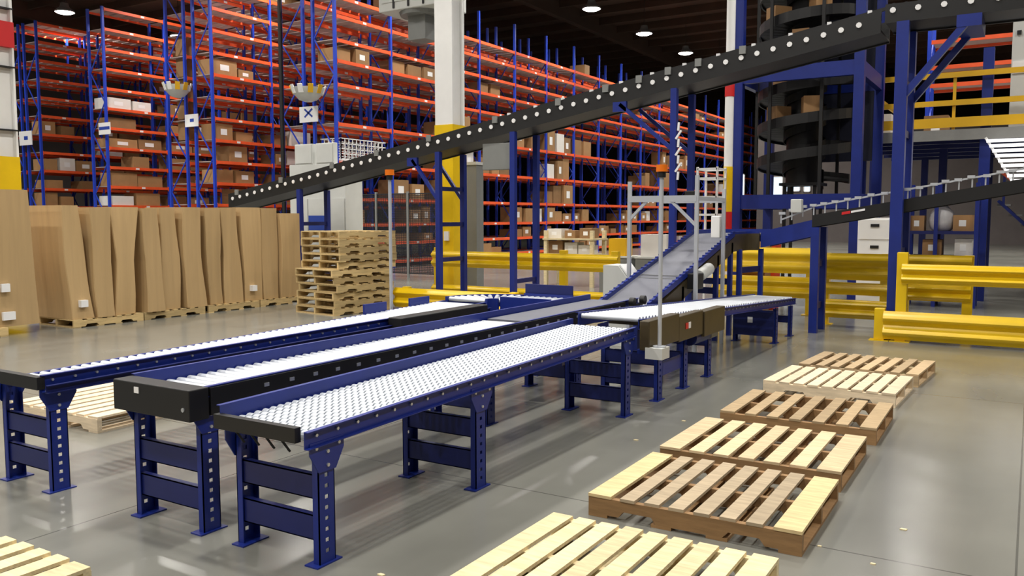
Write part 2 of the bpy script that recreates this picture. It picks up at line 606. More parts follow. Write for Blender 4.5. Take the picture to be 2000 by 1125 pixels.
def rack_ends():
    y = 20.36
    # aisle signs: white board with blue marking
    for px0, px1, z, lab, kind in ((592, 627, 5.1, 'white aisle sign with blue cross mark on the nearest rack end', 0),
                                   (371, 396, 5.25, 'white aisle sign on the rack end left of the grey cabinet', 1),
                                   (204, 226, 5.25, 'white aisle sign with blue band on the single rack end', 2),
                                   (50, 74, 5.15, 'white aisle sign on the rack end beside the left column', 1)):
        x0, x1 = x_at(px0, y), x_at(px1, y)
        h = (x1 - x0) * 0.62
        r = thing('aisle_sign', lab, 'sign', ((x0 + x1) / 2, y, z))
        MB().box(x0, x1, y - 0.03, y, z - h / 2, z + h / 2).build('board', PAPER, r)
        m = MB()
        xm = (x0 + x1) / 2; q = h * 0.34
        if kind == 0:
            m.bar((xm - q, y - 0.034, z + q), (xm + q, y - 0.034, z - q * 0.5), 0.008, 0.06)
            m.bar((xm - q, y - 0.034, z - q * 0.5), (xm + q, y - 0.034, z + q), 0.008, 0.06)
        elif kind == 2:
            m.box(x0 + 0.03, x1 - 0.03, y - 0.036, y - 0.03, z - h * 0.1, z + h * 0.16)
        else:
            m.box(xm - q * 0.5, xm + q * 0.9, y - 0.036, y - 0.03, z - h * 0.12, z + h * 0.14)
        m.build('blue_marking', INK, r)
    # ribbed bowl fixtures hung at two rack ends
    for px, z, s, lab in ((608, 5.75, 0.56, 'white ribbed bowl fixture on the nearest rack end above the sign'), (357, 6.35, 0.50, 'white ribbed bowl fixture on the second rack end')):
        yy = 19.86
        x = x_at(px, yy)
        r = thing('ribbed_bowl_fixture', lab, 'light fixture', (x, yy, z))
        MB().lathe([(s * 0.18, -0.34), (s * 0.5, -0.28), (s * 0.85, -0.08), (s * 0.97, 0.08), (s * 0.92, 0.08), (s * 0.3, -0.2)], (x, yy, z), 20).build('bowl', GREY, r, smooth=True)
        for k in range(10):
            q = 2 * PI * k / 10
            c, sn = math.cos(q), math.sin(q)
            MB().bar((x + c * s * 0.82, yy + sn * s * 0.82, z - 0.10), (x + c * s * 1.0, yy + sn * s * 1.0, z + 0.16), 0.16, 0.03).build('rib', PAPER if k % 3 else YELLOW_M, r)
        MB().bar((x, yy, z - 0.1), (x, yy + 0.60, z + 0.05), 0.05, 0.05).build('bracket', BLACK, r)


# ------------------------------------------------------------------ pallets
PW, PD, PH = 1.22, 1.02, 0.135


def make_pallet(m, nboards=7, edge=0.145, inner=0.09, inner_m=None, side_m=None):
    root = thing('wooden_pallet', '', 'pallet')
    gap = (PW - 2 * edge - (nboards - 2) * inner) / (nboards - 1)
    x = -PW / 2
    for i in range(nboards):
        w = edge if i in (0, nboards - 1) else inner
        jit = random.uniform(-0.006, 0.006)
        MB().box(x, x + w, -PD / 2 + jit, PD / 2 + jit, PH - 0.018, PH).build('deck_board', inner_m if inner_m and i not in (0, nboards - 1) else m, root)
        x += w + gap
    for yy in (-PD / 2 + 0.02, 0, PD / 2 - 0.02):
        # notched stringer
        z0, z1, zn = 0.018, PH - 0.018, 0.055
        a = PW / 2
        prof = [(-a, z0), (-0.42, z0), (-0.39, zn), (-0.22, zn), (-0.19, z0), (0.19, z0), (0.22, zn), (0.39, zn), (0.42, z0), (a, z0), (a, z1), (-a, z1)]
        MB().extrude(prof, (0, yy - 0.02, 0), (0, yy + 0.02, 0), (1, 0, 0), (0, 0, 1)).build('stringer', side_m or m, root)
    for xx in (-PW / 2 + 0.06, -0.16, 0.16, PW / 2 - 0.06):
        MB().box(xx - 0.06, xx + 0.06, -PD / 2, PD / 2, 0, 0.018).build('bottom_board', side_m or m, root)
    return root


def pallets():
    spec = [  # x, y, rot, wood, boards, edge, inner, label
        (-1.575, 3.49, 0.0, W_PALE, 9, 0.12, 0.10, 'pale new pine pallet cut off by the bottom of the picture, nearest'),
        (-1.564, 4.909, 0.010, W_MIX, 8, 0.145, 0.088, 'big weathered pallet with a wide pale end board, second nearest of the row'),
        (-1.59, 6.10, 0.007, W_PINK, 7, 0.15, 0.105, 'pinkish pallet touching the back of the second nearest pallet'),
        (-1.576, 7.41, 0.012, W_DARK, 7, 0.12, 0.09, 'dark brown weathered pallet in the middle of the floor row'),
        (-1.603, 8.907, -0.037, W_WHITE, 9, 0.12, 0.10, 'whitish bleached pallet, second farthest of the floor row'),
        (-1.517, 10.077, -0.067, W_TAN, 8, 0.12, 0.09, 'tan pallet at the far end of the floor row'),
        (-7.05, 4.5, 0.03, W_WHITE, 8, 0.13, 0.105, 'pale pallet lying on the floor beyond the farthest roller conveyor'),
        (-4.28, 1.72, 0.0, W_PALE, 8, 0.13, 0.10, 'pale pallet corner in the bottom left of the picture'),
    ]
    for x, y, a, m, n, e, i, lab in spec:
        p = make_pallet(m, n, e, i, W_GREY if m is W_MIX else None, W_BROWN if m in (W_MIX, W_PINK, W_DARK) else None)
        p.location = (x, y, 0.0)
        p.rotation_euler = (0, 0, a)
        p['label'] = lab
        p['group'] = 'wooden pallets lying on the floor'
    # the stack behind the conveyors
    proto = make_pallet(W_STACK, 7)
    cx, cy, rot = -10.98, 11.88, math.radians(-8.5)
    n = 11
    for k in range(n):
        p = proto if k == 0 else copy_tree(proto)
        dx = 0.10 if k >= 6 else 0.0
        jx, jy = random.uniform(-0.04, 0.04), random.uniform(-0.04, 0.04)
        p.location = (cx + jx + dx * 0.2, cy + jy + dx, k * (PH + 0.002))
        p.scale = (1.1, 1.1, 1.0)
        p.rotation_euler = (0, 0, rot + PI / 2 + random.uniform(-0.02, 0.02))
        p['label'] = 'wooden pallet, %s from the floor, in the tall pallet stack beside the cardboard' % ORD[k]
        p['group'] = 'pallets in the tall stack'


# ------------------------------------------------------------------ tall cardboard bundles on pallets
def bundle(label, fa, fb, x0, x1, z0, z1, n=12):
    """standing bundle of folded cartons; fa(t), fb(t) give the near and far side at height t"""
    r = random.Random(int(fa(0) * 1000))
    rows = []
    m = MB()
    ph = r.uniform(0, 6)
    for k in range(n + 1):
        t = k / n
        z = z0 + (z1 - z0) * t
        ya, yb = fa(t), fb(t)
        bx = x1 + 0.025 * math.sin(ph + t * 3)
        c = 0.012
        rows.append([(x0, ya, z), (x0, yb, z), (bx - c, yb, z), (bx, yb - c, z), (bx + 0.010, (ya + yb) / 2, z), (bx, ya + c, z), (bx - c, ya, z)])
    q = len(rows[0])
    vs = [p for row in rows for p in row]
    fs = []
    for k in range(n):
        for i in range(q):
            j = (i + 1) % q
            fs.append((k * q + i, (k + 1) * q + i, (k + 1) * q + j, k * q + j))
    fs.append(tuple(range(q)))
    fs.append(tuple(range(n * q + q - 1, n * q - 1, -1)))
    m.add(vs, fs)
    o = m.build('cardboard_bundle', CARD)
    return tag(o, label, 'cardboard', 'tall cardboard bundles standing on pallets')


def cardboard():
    zb = 0.137
    b = bundle('tallest cardboard bundle with white labels at the left edge', lambda t: 5.35, lambda t: 7.24 - 0.12 * t, -14.2, -12.95, zb, 2.17)
    for y, z, s in ((6.72, 0.66, 0.12), (6.75, 0.24, 0.18)):
        MB().box(-12.95, -12.905, y - s / 2, y + s / 2, z, z + 0.12).build('paper_label', PAPER, b)
    # boundaries between bundles: foot position, lean at the top, and gap half-widths at foot / middle / top
    B = [(7.72, -0.10, 0, 0, 0), (8.12, -0.14, 0.004, 0.02, 0.035), (8.47, -0.03, 0.004, 0.03, 0.004), (8.93, 0.05, 0.05, 0.055, 0.004), (9.40, -0.04, 0.004, 0.012, 0.03),
         (9.82, -0.03, 0.03, 0.006, 0.03), (10.34, -0.10, 0.03, 0.035, 0.02), (10.72, -0.05, 0.004, 0.025, 0.008), (11.20, -0.08, 0.012, 0.012, 0.03), (11.66, 0.0, 0.004, 0.004, 0.004),
         (12.10, 0.02, 0.012, 0.004, 0.004), (12.66, 0.0, 0, 0, 0)]
    desc = ['first after the gap beside the tallest bundle', 'second after the gap', 'third after the gap, left of the widest dark slit', 'fourth after the gap, right of the widest dark slit',
            'fifth after the gap', 'sixth after the gap', 'seventh after the gap', 'eighth after the gap',
            'third from the pallet stack', 'second from the pallet stack', 'next to the pallet stack']
    tops = [1.93, 1.90, 1.91, 1.89, 1.90, 1.92, 1.91, 1.92, 1.93, 1.92, 1.82]

    def side(bd, sg):
        y, l, g0, g1, g2 = bd
        def f(t):
            g = g0 + (g1 - g0) * t * 2 if t < 0.5 else g1 + (g2 - g1) * (t - 0.5) * 2
            return y + l * t + 0.012 * math.sin(t * 7 + y * 5) + sg * (g * 1.7 + 0.006)
        return f
    for i in range(len(B) - 1):
        b = bundle('tan cardboard bundle standing on pallets, %s' % desc[i], side(B[i], 1), side(B[i + 1], -1), -14.0 + random.uniform(-0.05, 0.05), -12.92 + random.uniform(-0.05, 0.05), zb, tops[i] + 0.02)
        if i in (0, 8):
            MB().box(-12.96, -12.86, B[i][0] + 0.12, B[i][0] + 0.24, 0.33, 0.44).build('paper_label', PAPER, b)
    # pallets below
    proto = make_pallet(W_STACK, 7)
    for k, y in enumerate((6.1, 8.35, 9.62, 10.9, 12.17)):
        p = proto if k == 0 else copy_tree(proto)
        p.location = (-13.4, y, 0)
        p.rotation_euler = (0, 0, PI / 2 + random.uniform(-0.03, 0.03))
        p['label'] = 'pallet under the tall cardboard, %s from the left' % ('first', 'second', 'third', 'fourth', 'fifth')[k]
        p['group'] = 'pallets under the cardboard bundles'


# ------------------------------------------------------------------ conveyors on legs
def leg(root, x, y, ztop, sx, mat_=None):
    """channel leg, web with punched holes facing sx (+1/-1 along X)"""
    m = mat_ or BLUE
    w, fl, t = 0.115, 0.042, 0.006
    a = x
    b = x - sx * t
    g = MB()
    hw = 0.013
    g.box(a, b, y - w / 2, y - hw, 0.008, ztop)
    g.box(a, b, y + hw, y + w / 2, 0.008, ztop)
    z = 0.008
    first = True
    while z < ztop:
        zz = min(z + (0.05 if first else 0.034), ztop)
        g.box(a, b, y - hw, y + hw, z, zz)
        z = zz + 0.022
        first = False
    for s in (-1, 1):
        g.box(a, x - sx * fl, y + s * w / 2, y + s * (w / 2 - t), 0.008, ztop)
    lg = g.build('leg', m, root)
    MB().box(x + sx * 0.015, x - sx * 0.075, y - 0.09, y + 0.09, 0, 0.008).build('foot_plate', m, lg)
    return lg


def hframe(root, xl, xr, y, zl, bars=((0.34, 0.465), (0.125, 0.255)), gusset=True, mat_=None):
    m = mat_ or BLUE
    leg(root, xr, y, zl - 0.09, 1, m)
    leg(root, xl, y, zl - 0.09, -1, m)
    for z0, z1 in bars:
        g = MB()
        g.box(xl + 0.008, xr - 0.008, y - 0.045, y - 0.039, z0, z1)
        g.box(xl + 0.008, xr - 0.008, y - 0.045, y - 0.005, z1 - 0.006, z1)
        g.box(xl + 0.008, xr - 0.008, y - 0.045, y - 0.005, z0, z0 + 0.006)
        g.build('cross_bar', BLUE_D if m is BLUE else m, root)
    if gusset:
        for x, s in ((xr, 1), (xl, -1)):
            g = MB().extrude([(-0.12, 0), (0.12, 0), (0.12, -0.06), (0.06, -0.16), (-0.06, -0.16), (-0.12, -0.06)], (x + s * 0.002, y, zl - 0.05), (x + s * 0.010, y, zl - 0.05), (0, 1, 0), (0, 0, 1))
            o = g.build('bracket', m, root)
            for yy, zz in ((-0.08, -0.03), (0.08, -0.03), (0, -0.06), (0, -0.13)):
                MB().cyl((x + s * 0.010, y + yy, zl - 0.05 + zz), (x + s * 0.018, y + yy, zl - 0.05 + zz), 0.010, 6).build('bolt', STEEL, o)


def rail(root, x, s, y0, y1, z0, z1, h, m, name='side_rail', ends=True, dot=0.15):
    """side channel with outward flange; z0,z1 = top heights at both ends"""
    t, fl = 0.005, 0.03
    prof = [(0, 0), (s * fl, 0), (s * fl, -t), (s * t, -t), (s * t, -h + t), (s * fl, -h + t), (s * fl, -h), (0, -h)]
    if s < 0: prof = prof[::-1]
    g = MB().extrude(prof, (x, y0, z0), (x, y1, z1), (1, 0, 0), (0, 0, 1))
    o = g.build(name, m, root)
    if dot:
        n = int((y1 - y0) / dot)
        for i in range(min(n, 48)):
            y = y0 + (i + 0.5) * dot
            z = z0 + (z1 - z0) * (y - y0) / (y1 - y0) - h * 0.35
            MB().cyl((x + s * t, y, z), (x + s * 0.016, y, z), 0.009, 6).build('axle_nut', STEEL, o)
    return o


def zlin(y, y0, z0, y1, z1):
    return z0 + (z1 - z0) * (y - y0) / (y1 - y0)


def conveyor_a():
    xl, xr, y0, y1, z0, z1 = -3.585, -2.985, 2.92, 6.92, 0.712, 0.785
    w0, w1 = 0.700, 0.780
    r = thing('skate_wheel_conveyor', 'white skate wheel conveyor with blue legs, nearest to the floor pallets', 'conveyor', ((xl + xr) / 2, y0, 0))
    rail(r, xr, 1, y0, y1, z0, z1, 0.09, BLUE)
    rail(r, xl, -1, y0, y1, 0.775, 0.822, 0.12, BLUE)
    # left guide strip
    rows = int((y1 - y0 - 0.08) / 0.055)
    wheels = []
    for i in range(rows):
        y = y0 + 0.06 + i * 0.055
        z = zlin(y, y0, w0, y1, w1) - 0.024
        MB().cyl((xl, y, z), (xr, y, z), 0.0045, 6).build('axle', STEEL, r)
        nw = 11
        for k in range(nw):
            x = xl + 0.04 + k * (xr - xl - 0.08) / (nw - 1)
            wheels.append((x, y, z))
    rest = MB()
    for i, (x, y, z) in enumerate(wheels):
        m = MB()
        m.cyl((x - 0.020, y, z), (x + 0.020, y, z), 0.0255, 12)
        if i < 100:
            m.build('skate_wheel', WHEEL, r)
        else:
            rest.add(m.v, m.f)
    stuff(rest.build('skate_wheel', WHEEL, r))
    # black end stop at the near end
    e = MB().box(xl - 0.02, xr - 0.03, y0 - 0.03, y0 + 0.01, z0 - 0.055, z0 + 0.02)
    e.build('end_stop', BLACK, r)
    for k in range(4):
        x = xl + 0.12 + k * 0.11
        MB().bar((x, y0 - 0.01, z0 - 0.05), (x + 0.02, y0 + 0.03, z0 - 0.12), 0.025, 0.01).build('end_hook', BLACK, r)
    for y in (3.07, 4.475, 6.81):
        hframe(r, xl, xr, y, zlin(y, y0, z0, y1, z1) - 0.02)
    for y in (5.6,):
        MB().bar((xl, y, 0.66), (xr, y, 0.66), 0.04, 0.05).build('bed_spreader', BLUE_D, r)


def conveyor_b():
    xl, xr, y0, y1, z = -4.45, -3.85, 2.92, 9.03, 0.83
    r = thing('roller_conveyor', 'middle conveyor with black end box, black side guard and steel rollers', 'conveyor', ((xl + xr) / 2, y0, 0))
    rail(r, xl, -1, y0 + 0.1, y1, z + 0.012, z + 0.012, 0.13, BLUE)
    rail(r, xr, 1, y0 + 0.1, y1, z, z, 0.06, BLUE, dot=0)
    MB().box(xr + 0.012, xr + 0.042, y0 + 0.12, 8.6, z - 0.16, z - 0.008).build('side_guard', BLACK, r)
    for i in range(26):
        y = y0 + 0.5 + i * 0.2
        MB().box(xr + 0.042, xr + 0.047, y, y + 0.035, z - 0.066, z - 0.045).build('guard_clip', STEEL, r)
    eb = MB().box(xl - 0.03, xr + 0.04, y0 - 0.02, y0 + 0.11, z - 0.175, z).build('end_box', BLACK, r, bevel=0.006)
    MB().box(xl + 0.17, xl + 0.21, y0 - 0.024, y0 - 0.02, z - 0.06, z - 0.025).build('rating_label', PAPER, eb)
    MB().cyl((xr - 0.01, y0 - 0.026, z - 0.11), (xr - 0.01, y0 - 0.02, z - 0.11), 0.012, 8).build('bolt', STEEL, eb)
    n = 49
    for i in range(n):
        y = y0 + 0.17 + i * 0.075
        MB().cyl((xl + 0.01, y, z - 0.078), (xr - 0.01, y, z - 0.078), 0.0245, 12).build('roller', ROLLER, r, smooth=True)
    yb = y0 + 0.17 + n * 0.075
    MB().box(xl + 0.02, xr - 0.02, yb, y1 - 0.02, z - 0.10, z - 0.045).build('belt', BELT, r)
    for y in (3.06, 5.93, 7.55):
        hframe(r, xl, xr - 0.0, y, z - 0.05)
    # drive pulleys at the far end
    for y in (8.72, 9.02):
        MB().cyl((xr + 0.045, y, z - 0.02), (xr + 0.10, y, z - 0.02), 0.05, 18).build('drive_pulley', BLACK, r, smooth=True)


def conveyor_c():
    xl, xr, y0, y1, z0, z1 = -5.83, -5.27, 2.92, 8.0, 0.770, 0.795
    r = thing('roller_conveyor', 'farthest of the three parallel conveyors, tall blue sides, cut by the left edge', 'conveyor', ((xl + xr) / 2, y0, 0))
    rail(r, xr, 1, y0, y1, z0, z1, 0.11, BLUE)
    rail(r, xr + 0.06, 1, y0, y1, z0 - 0.06, z1 - 0.06, 0.05, BLUE_D, 'guard_rail', dot=0)
    rail(r, xl, -1, y0, y1, 0.680, 0.785, 0.09, BLUE, dot=0)
    n = int((y1 - y0 - 0.2) / 0.075)
    for i in range(n):
        y = y0 + 0.1 + i * 0.075
        z = zlin(y, y0, 0.662, y1, 0.768)
        MB().cyl((xl + 0.01, y, z), (xr - 0.01, y, z), 0.0245, 12).build('roller', ROLLER, r, smooth=True)
    MB().box(xl, xr + 0.02, y0 - 0.03, y0 + 0.02, z0 - 0.09, z0 - 0.01).build('end_stop', BLACK, r)
    MB().box(xr + 0.035, xr + 0.20, 6.25, 7.75, 0.60, 0.80).build('drive_cover', BLACK, r, bevel=0.01)
    for y in (3.03, 5.4, 7.6):
        hframe(r, xl, xr + 0.0, y, zlin(y, y0, z0, y1, z1) - 0.03)
    # guide posts on the far side
    for y in (6.6, 7.35):
        MB().box(xl - 0.03, xl - 0.005, y, y + 0.35, 0.70, 0.86).build('side_plate', BLUE, r)


def curve_and_transfer():
    # quarter curve at the far end of C and the short cross conveyor to the incline foot
    cx, cy, ri, ro = -5.17, 8.02, 0.10, 0.66
    z = 0.80
    r = thing('curved_roller_conveyor', 'curved roller section turning from the farthest conveyor towards the incline', 'conveyor', (cx, cy, 0))
    for rad, nm in ((ri, 'inner_rail'), (ro, 'outer_rail')):
        fr = []
        for i in range(13):
            a = PI - (PI / 2) * i / 12
            o = (cx + rad * math.cos(a), cy + rad * math.sin(a), z)
            fr.append((o, (math.cos(a), math.sin(a), 0), (0, 0, 1)))
        MB().sweep([(-0.015, -0.12), (0.015, -0.12), (0.015, 0.03), (-0.015, 0.03)], fr).build(nm, BLUE, r)
    for i in range(11):
        a = PI - (PI / 2) * (i + 0.5) / 11
        c, s = math.cos(a), math.sin(a)
        MB().cyl((cx + (ri + 0.02) * c, cy + (ri + 0.02) * s, z), (cx + (ro - 0.02) * c, cy + (ro - 0.02) * s, z), 0.016, 10, 0.028).build('roller', ROLLER, r, smooth=True)
    a = PI * 0.75
    for rr in (ri, ro):
        leg(r, cx + rr * math.cos(a), cy + rr * math.sin(a), z - 0.12, 1)
    # cross conveyor
    x0, x1, y0, y1, z = -5.15, -4.50, 8.14, 8.67, 0.80
    t = thing('transfer_conveyor', 'short blue cross conveyor between the curve and the foot of the incline', 'conveyor', ((x0 + x1) / 2, y0, 0))
    for y, nm in ((y0, 'side_rail'), (y1, 'side_rail')):
        MB().box(x0, x1, y - 0.015, y + 0.015, z - 0.12, z + 0.05).build(nm, BLUE, t)
    MB().box(x0, x1 - 0.02, y1 + 0.02, y1 + 0.05, z + 0.02, z + 0.16).build('guide_rail', BLUE_D, t)
    for i in range(8):
        x = x0 + 0.05 + i * 0.078
        MB().cyl((x, y0 + 0.02, z), (x, y1 - 0.02, z), 0.024, 12).build('roller', ROLLER, t, smooth=True)
    for x in (x0 + 0.12, x1 - 0.12):
        for y in (y0, y1):
            leg(t, x, y, z - 0.12, 1)


def conveyor_d():
    xl, xr, y0, y1, z0, z1 = -3.585, -2.985, 7.02, 12.95, 0.84, 0.55
    r = thing('gravity_roller_conveyor', 'roller conveyor sloping down behind the olive motor cover towards the yellow barriers', 'conveyor', ((xl + xr) / 2, y0, 0))
    rail(r, xr, 1, y0, y1, z0, z1, 0.09, BLUE)
    rail(r, xl, -1, y0, y1, z0 + 0.03, z1 + 0.03, 0.12, BLUE)
    n = int((y1 - y0 - 0.1) / 0.075)
    for i in range(n):
        y = y0 + 0.06 + i * 0.075
        z = zlin(y, y0, z0, y1, z1) - 0.005
        MB().cyl((xl + 0.01, y, z), (xr - 0.01, y, z), 0.0245, 12).build('roller', ROLLER, r, smooth=True)
    # motor cover boxes along the near side
    for ya, yb, zz0, zz1, th in ((6.97, 7.72, 0.57, 0.835, 0.13), (7.73, 8.42, 0.55, 0.80, 0.125), (8.43, 9.10, 0.52, 0.785, 0.14)):
        MB().box(xr + 0.035, xr + th, ya, yb, zz0, zz1).build('motor_cover', OLIVE, r, bevel=0.008)
    MB().box(xr + 0.126, xr + 0.131, 7.9, 7.97, 0.66, 0.72).build('warning_label', RED, r)
    MB().box(xr + 0.126, xr + 0.131, 7.98, 8.04, 0.66, 0.72).build('rating_label', PAPER, r)
    m = MB().cyl((xr + 0.02, 8.3, 0.52), (xr + 0.02, 8.75, 0.52), 0.085, 16)
    m.build('motor', BLUE_D, r, smooth=True)
    MB().box(xr - 0.02, xr + 0.10, 8.78, 9.0, 0.46, 0.58).build('gearbox', GREY_D, r, bevel=0.01)
    for y in (7.57, 9.03):
        hframe(r, xl, xr, y, zlin(y, y0, z0, y1, z1) - 0.05)
    leg(r, xr, 8.27, 0.7, 1)
    MB().box(xr - 0.03, xr - 0.022, 7.62, 8.22, 0.22, 0.36).build('side_brace', BLUE, r)
    # far legs and panel
    for y in (11.9, 12.75):
        hframe(r, xl, xr, y, zlin(y, y0, z0, y1, z1) - 0.02, bars=((0.20, 0.30),), gusset=False)
    p = MB().box(xl + 0.02, xr - 0.02, 11.80, 11.83, 0.10, 0.46).build('end_panel', BLUE_D, r)
    MB().box(xr - 0.38, xr - 0.31, 11.795, 11.80, 0.28, 0.36).build('paper_label', PAPER, p)


BX0, BX1 = -4.40, -3.80     # incline belt edges


def incline():
    ya, yb, za, zb = 9.25, 12.45, 0.715, 1.50
    r = thing('incline_belt_conveyor', 'grey incline belt conveyor with blue side rails climbing to the black curve', 'conveyor', ((BX0 + BX1) / 2, ya, 0))
    dz = (zb - za) / (yb - ya)
    belt = MB()
    belt.extrude([(BX0, 0), (BX1, 0), (BX1, -0.03), (BX0, -0.03)], (0, ya, za), (0, yb, zb), (1, 0, 0), (0, 0, 1))
    belt.build('belt', BELT, r)
    for k in (0.32, 0.36):
        y = ya + (yb - ya) * k
        MB().bar((BX0 + 0.02, y, za + (y - ya) * dz + 0.002), (BX1 - 0.02, y, za + (y - ya) * dz + 0.002), 0.02, 0.004).build('belt_lacing', GREY_D, r)
    for x, s in ((BX0 - 0.015, -1), (BX1 + 0.015, 1)):
        g = MB().extrude([(-0.018, -0.10 if s < 0 else -0.03), (0.018, -0.10 if s < 0 else -0.03), (0.018, 0.045), (-0.018, 0.045)], (x, ya - 0.05, za), (x, yb, zb), (1, 0, 0), (0, 0, 1))
        sr = g.build('side_rail', BLUE, r)
        for i in range(26):
            t = (i + 0.5) / 26
            y = ya + (yb - ya) * t
            z = za + (zb - za) * t + 0.05
            MB().cbox(x, y, z, 0.045, 0.07, 0.018).build('rail_clip', BLUE, sr)
    # dark underguard
    MB().extrude([(BX0 + 0.02, -0.04), (BX1 + 0.03, -0.04), (BX1 + 0.03, -0.25), (BX0 + 0.02, -0.25)], (0, ya + 0.1, za), (0, yb, zb), (1, 0, 0), (0, 0, 1)).build('under_guard', OLIVE, r)
    # nose roller and plate at the foot
    MB().cyl((BX0, ya - 0.05, za - 0.03), (BX1, ya - 0.05, za - 0.03), 0.05, 14).build('end_pulley', STEEL, r, smooth=True)
    for x in (BX0 + 0.25, BX1 - 0.12):
        MB().cbox(x, ya - 0.12, za + 0.02, 0.16, 0.07, 0.06).build('pulley_bracket', BLACK, r)
    # drive on the right side
    MB().cyl((BX1 + 0.08, 10.75, 0.98), (BX1 + 0.08, 11.15, 1.06), 0.08, 16).build('motor', GREY, r, smooth=True)
    MB().cbox(BX1 + 0.10, 10.55, 0.93, 0.16, 0.2, 0.2).build('gearbox', BLACK, r, bevel=0.01)
    for y in (10.3, 11.7, 12.35):
        z = za + (y - ya) * dz - 0.1
        for x in (BX0, BX1):
            MB().cbox(x, y, z / 2, 0.06, 0.08, z).build('support_leg', BLUE, r)
        MB().box(BX0, BX1, y - 0.02, y + 0.02, z * 0.55, z * 0.55 + 0.09).build('cross_bar', BLUE_D, r)


def curve_belt():
    # level head of the incline, then a quarter turn right on to the climbing conveyor
    z = 1.50
    ys, cy = 12.46, 13.06
    cx, ri, ro = -3.62, 0.18, 0.78
    r = thing('belt_curve', 'olive sided belt curve at the head of the grey incline', 'conveyor', (cx, cy, 0))

    def path(rad):
        pts = [(cx - rad, ys + (cy - ys) * i / 4, PI) for i in range(4)]
        for i in range(15):
            q = PI - (PI / 2) * i / 14
            pts.append((cx + rad * math.cos(q), cy + rad * math.sin(q), q))
        return [((x, y, z), (math.cos(q), math.sin(q), 0), (0, 0, 1)) for x, y, q in pts]
    h = (ro - ri) / 2
    MB().sweep([(-h, -0.03), (h, -0.03), (h, 0), (-h, 0)], path((ri + ro) / 2)).build('belt', BELT, r)
    MB().sweep([(-0.018, -0.26), (0.018, -0.26), (0.018, 0.0), (-0.018, 0.0)], path(ri)).build('inner_guard', OLIVE, r)
    MB().sweep([(-0.018, 0.0), (0.018, 0.0), (0.018, 0.035), (-0.018, 0.035)], path(ri)).build('inner_rail', BLUE, r)
    MB().sweep([(-0.018, -0.14), (0.018, -0.14), (0.018, 0.06), (-0.018, 0.06)], path(ro)).build('outer_guard', BLUE, r)
    for px_, py_ in ((-3.78, 12.75), (-3.62, 13.35)):
        MB().cbox(px_, py_, 0.63, 0.07, 0.07, 1.26).build('support_leg', BLUE, r)
    MB().bar((-3.78, 12.75, 0.95), (-3.62, 13.35, 0.95), 0.03, 0.09).build('cross_bar', BLUE_D, r)


def conveyor_v():
    x0, xm, x1 = -3.60, -2.84, 4.0
    ya, yb = 13.26, 13.82
    sl = 0.178
    zt = lambda x: 1.50 + (x + 3.40) * 0.30 if x < xm else 1.668 + (x - xm) * sl + 0.10
    r = thing('climbing_belt_conveyor', 'black sided belt conveyor climbing right from the belt curve behind the yellow barriers', 'conveyor', (x0, ya, 0))
    def slab(xa, za, xb, zb, y0, y1, lo, hi, nm, m):
        return MB().extrude([(y0, lo), (y1, lo), (y1, hi), (y0, hi)], (xa, 0, za), (xb, 0, zb), (0, 1, 0), (0, 0, 1)).build(nm, m, r)
    z0, z1, z2, z3 = 1.50, 1.68, 1.70, 1.70 + (x1 - xm) * sl
    slab(x0, z0, xm, z1, ya + 0.03, yb - 0.03, -0.03, 0, 'belt', BELT)
    slab(xm, z2, x1, z3, ya + 0.03, yb - 0.03, -0.03, 0, 'belt', BELT)
    for y in (ya, yb):
        slab(x0, z0, xm, z1, y - 0.015, y + 0.015, -0.22, 0.03, 'blue_side_guard', BLUE)
        slab(xm, z2, x1, z3, y - 0.015, y + 0.015, -0.10, 0.08, 'black_side_guard', BLACK)
    lab = slab(-2.42, 1.775, -2.30, 1.796, ya - 0.022, ya - 0.016, 0.01, 0.05, 'red_label', RED)
    slab(-2.29, 1.798, -2.10, 1.832, ya - 0.022, ya - 0.016, 0.015, 0.045, 'white_label', PAPER)
    for x in (-2.79, 1.2):
        zl = z2 + (x - xm) * sl - 0.11
        for y in (ya + 0.02, yb - 0.02):
            MB().box(x - 0.06, x + 0.06, y - 0.05, y + 0.05, 0, zl).build('support_leg', BLUE, r)
        for z in (0.35, 1.0):
            MB().box(x - 0.02, x + 0.02, ya + 0.05, yb - 0.05, z, z + 0.1).build('cross_bar', BLUE_D, r)
    # photo eyes and cable brackets on the guide rail
    for i in range(22):
        x = -3.3 + i * 0.16
        z = (z0 + (x - x0) * 0.32 if x < xm else z2 + (x - xm) * sl) + 0.05
        g = MB()
        g.cbox(x, ya - 0.005, z + 0.09, 0.018, 0.018, 0.16)
        g.cbox(x + random.uniform(-0.02, 0.02), ya - 0.015, z + 0.15 + random.uniform(0, 0.03), 0.09, 0.06, 0.04)
        g.build('sensor_bracket', ALU, r)
    slab(-3.3, z0 + 0.2, xm, z1 + 0.2, ya - 0.015, ya + 0.005, 0, 0.025, 'guide_rail', ALU)
    slab(xm, z2 + 0.2, 1.4, z2 + 0.2 + (1.4 - xm) * sl, ya - 0.015, ya + 0.005, 0, 0.025, 'guide_rail', ALU)
    MB().cbox(-3.05, ya - 0.09, 1.92, 0.16, 0.12, 0.2).build('control_box', GREY, r, bevel=0.01)


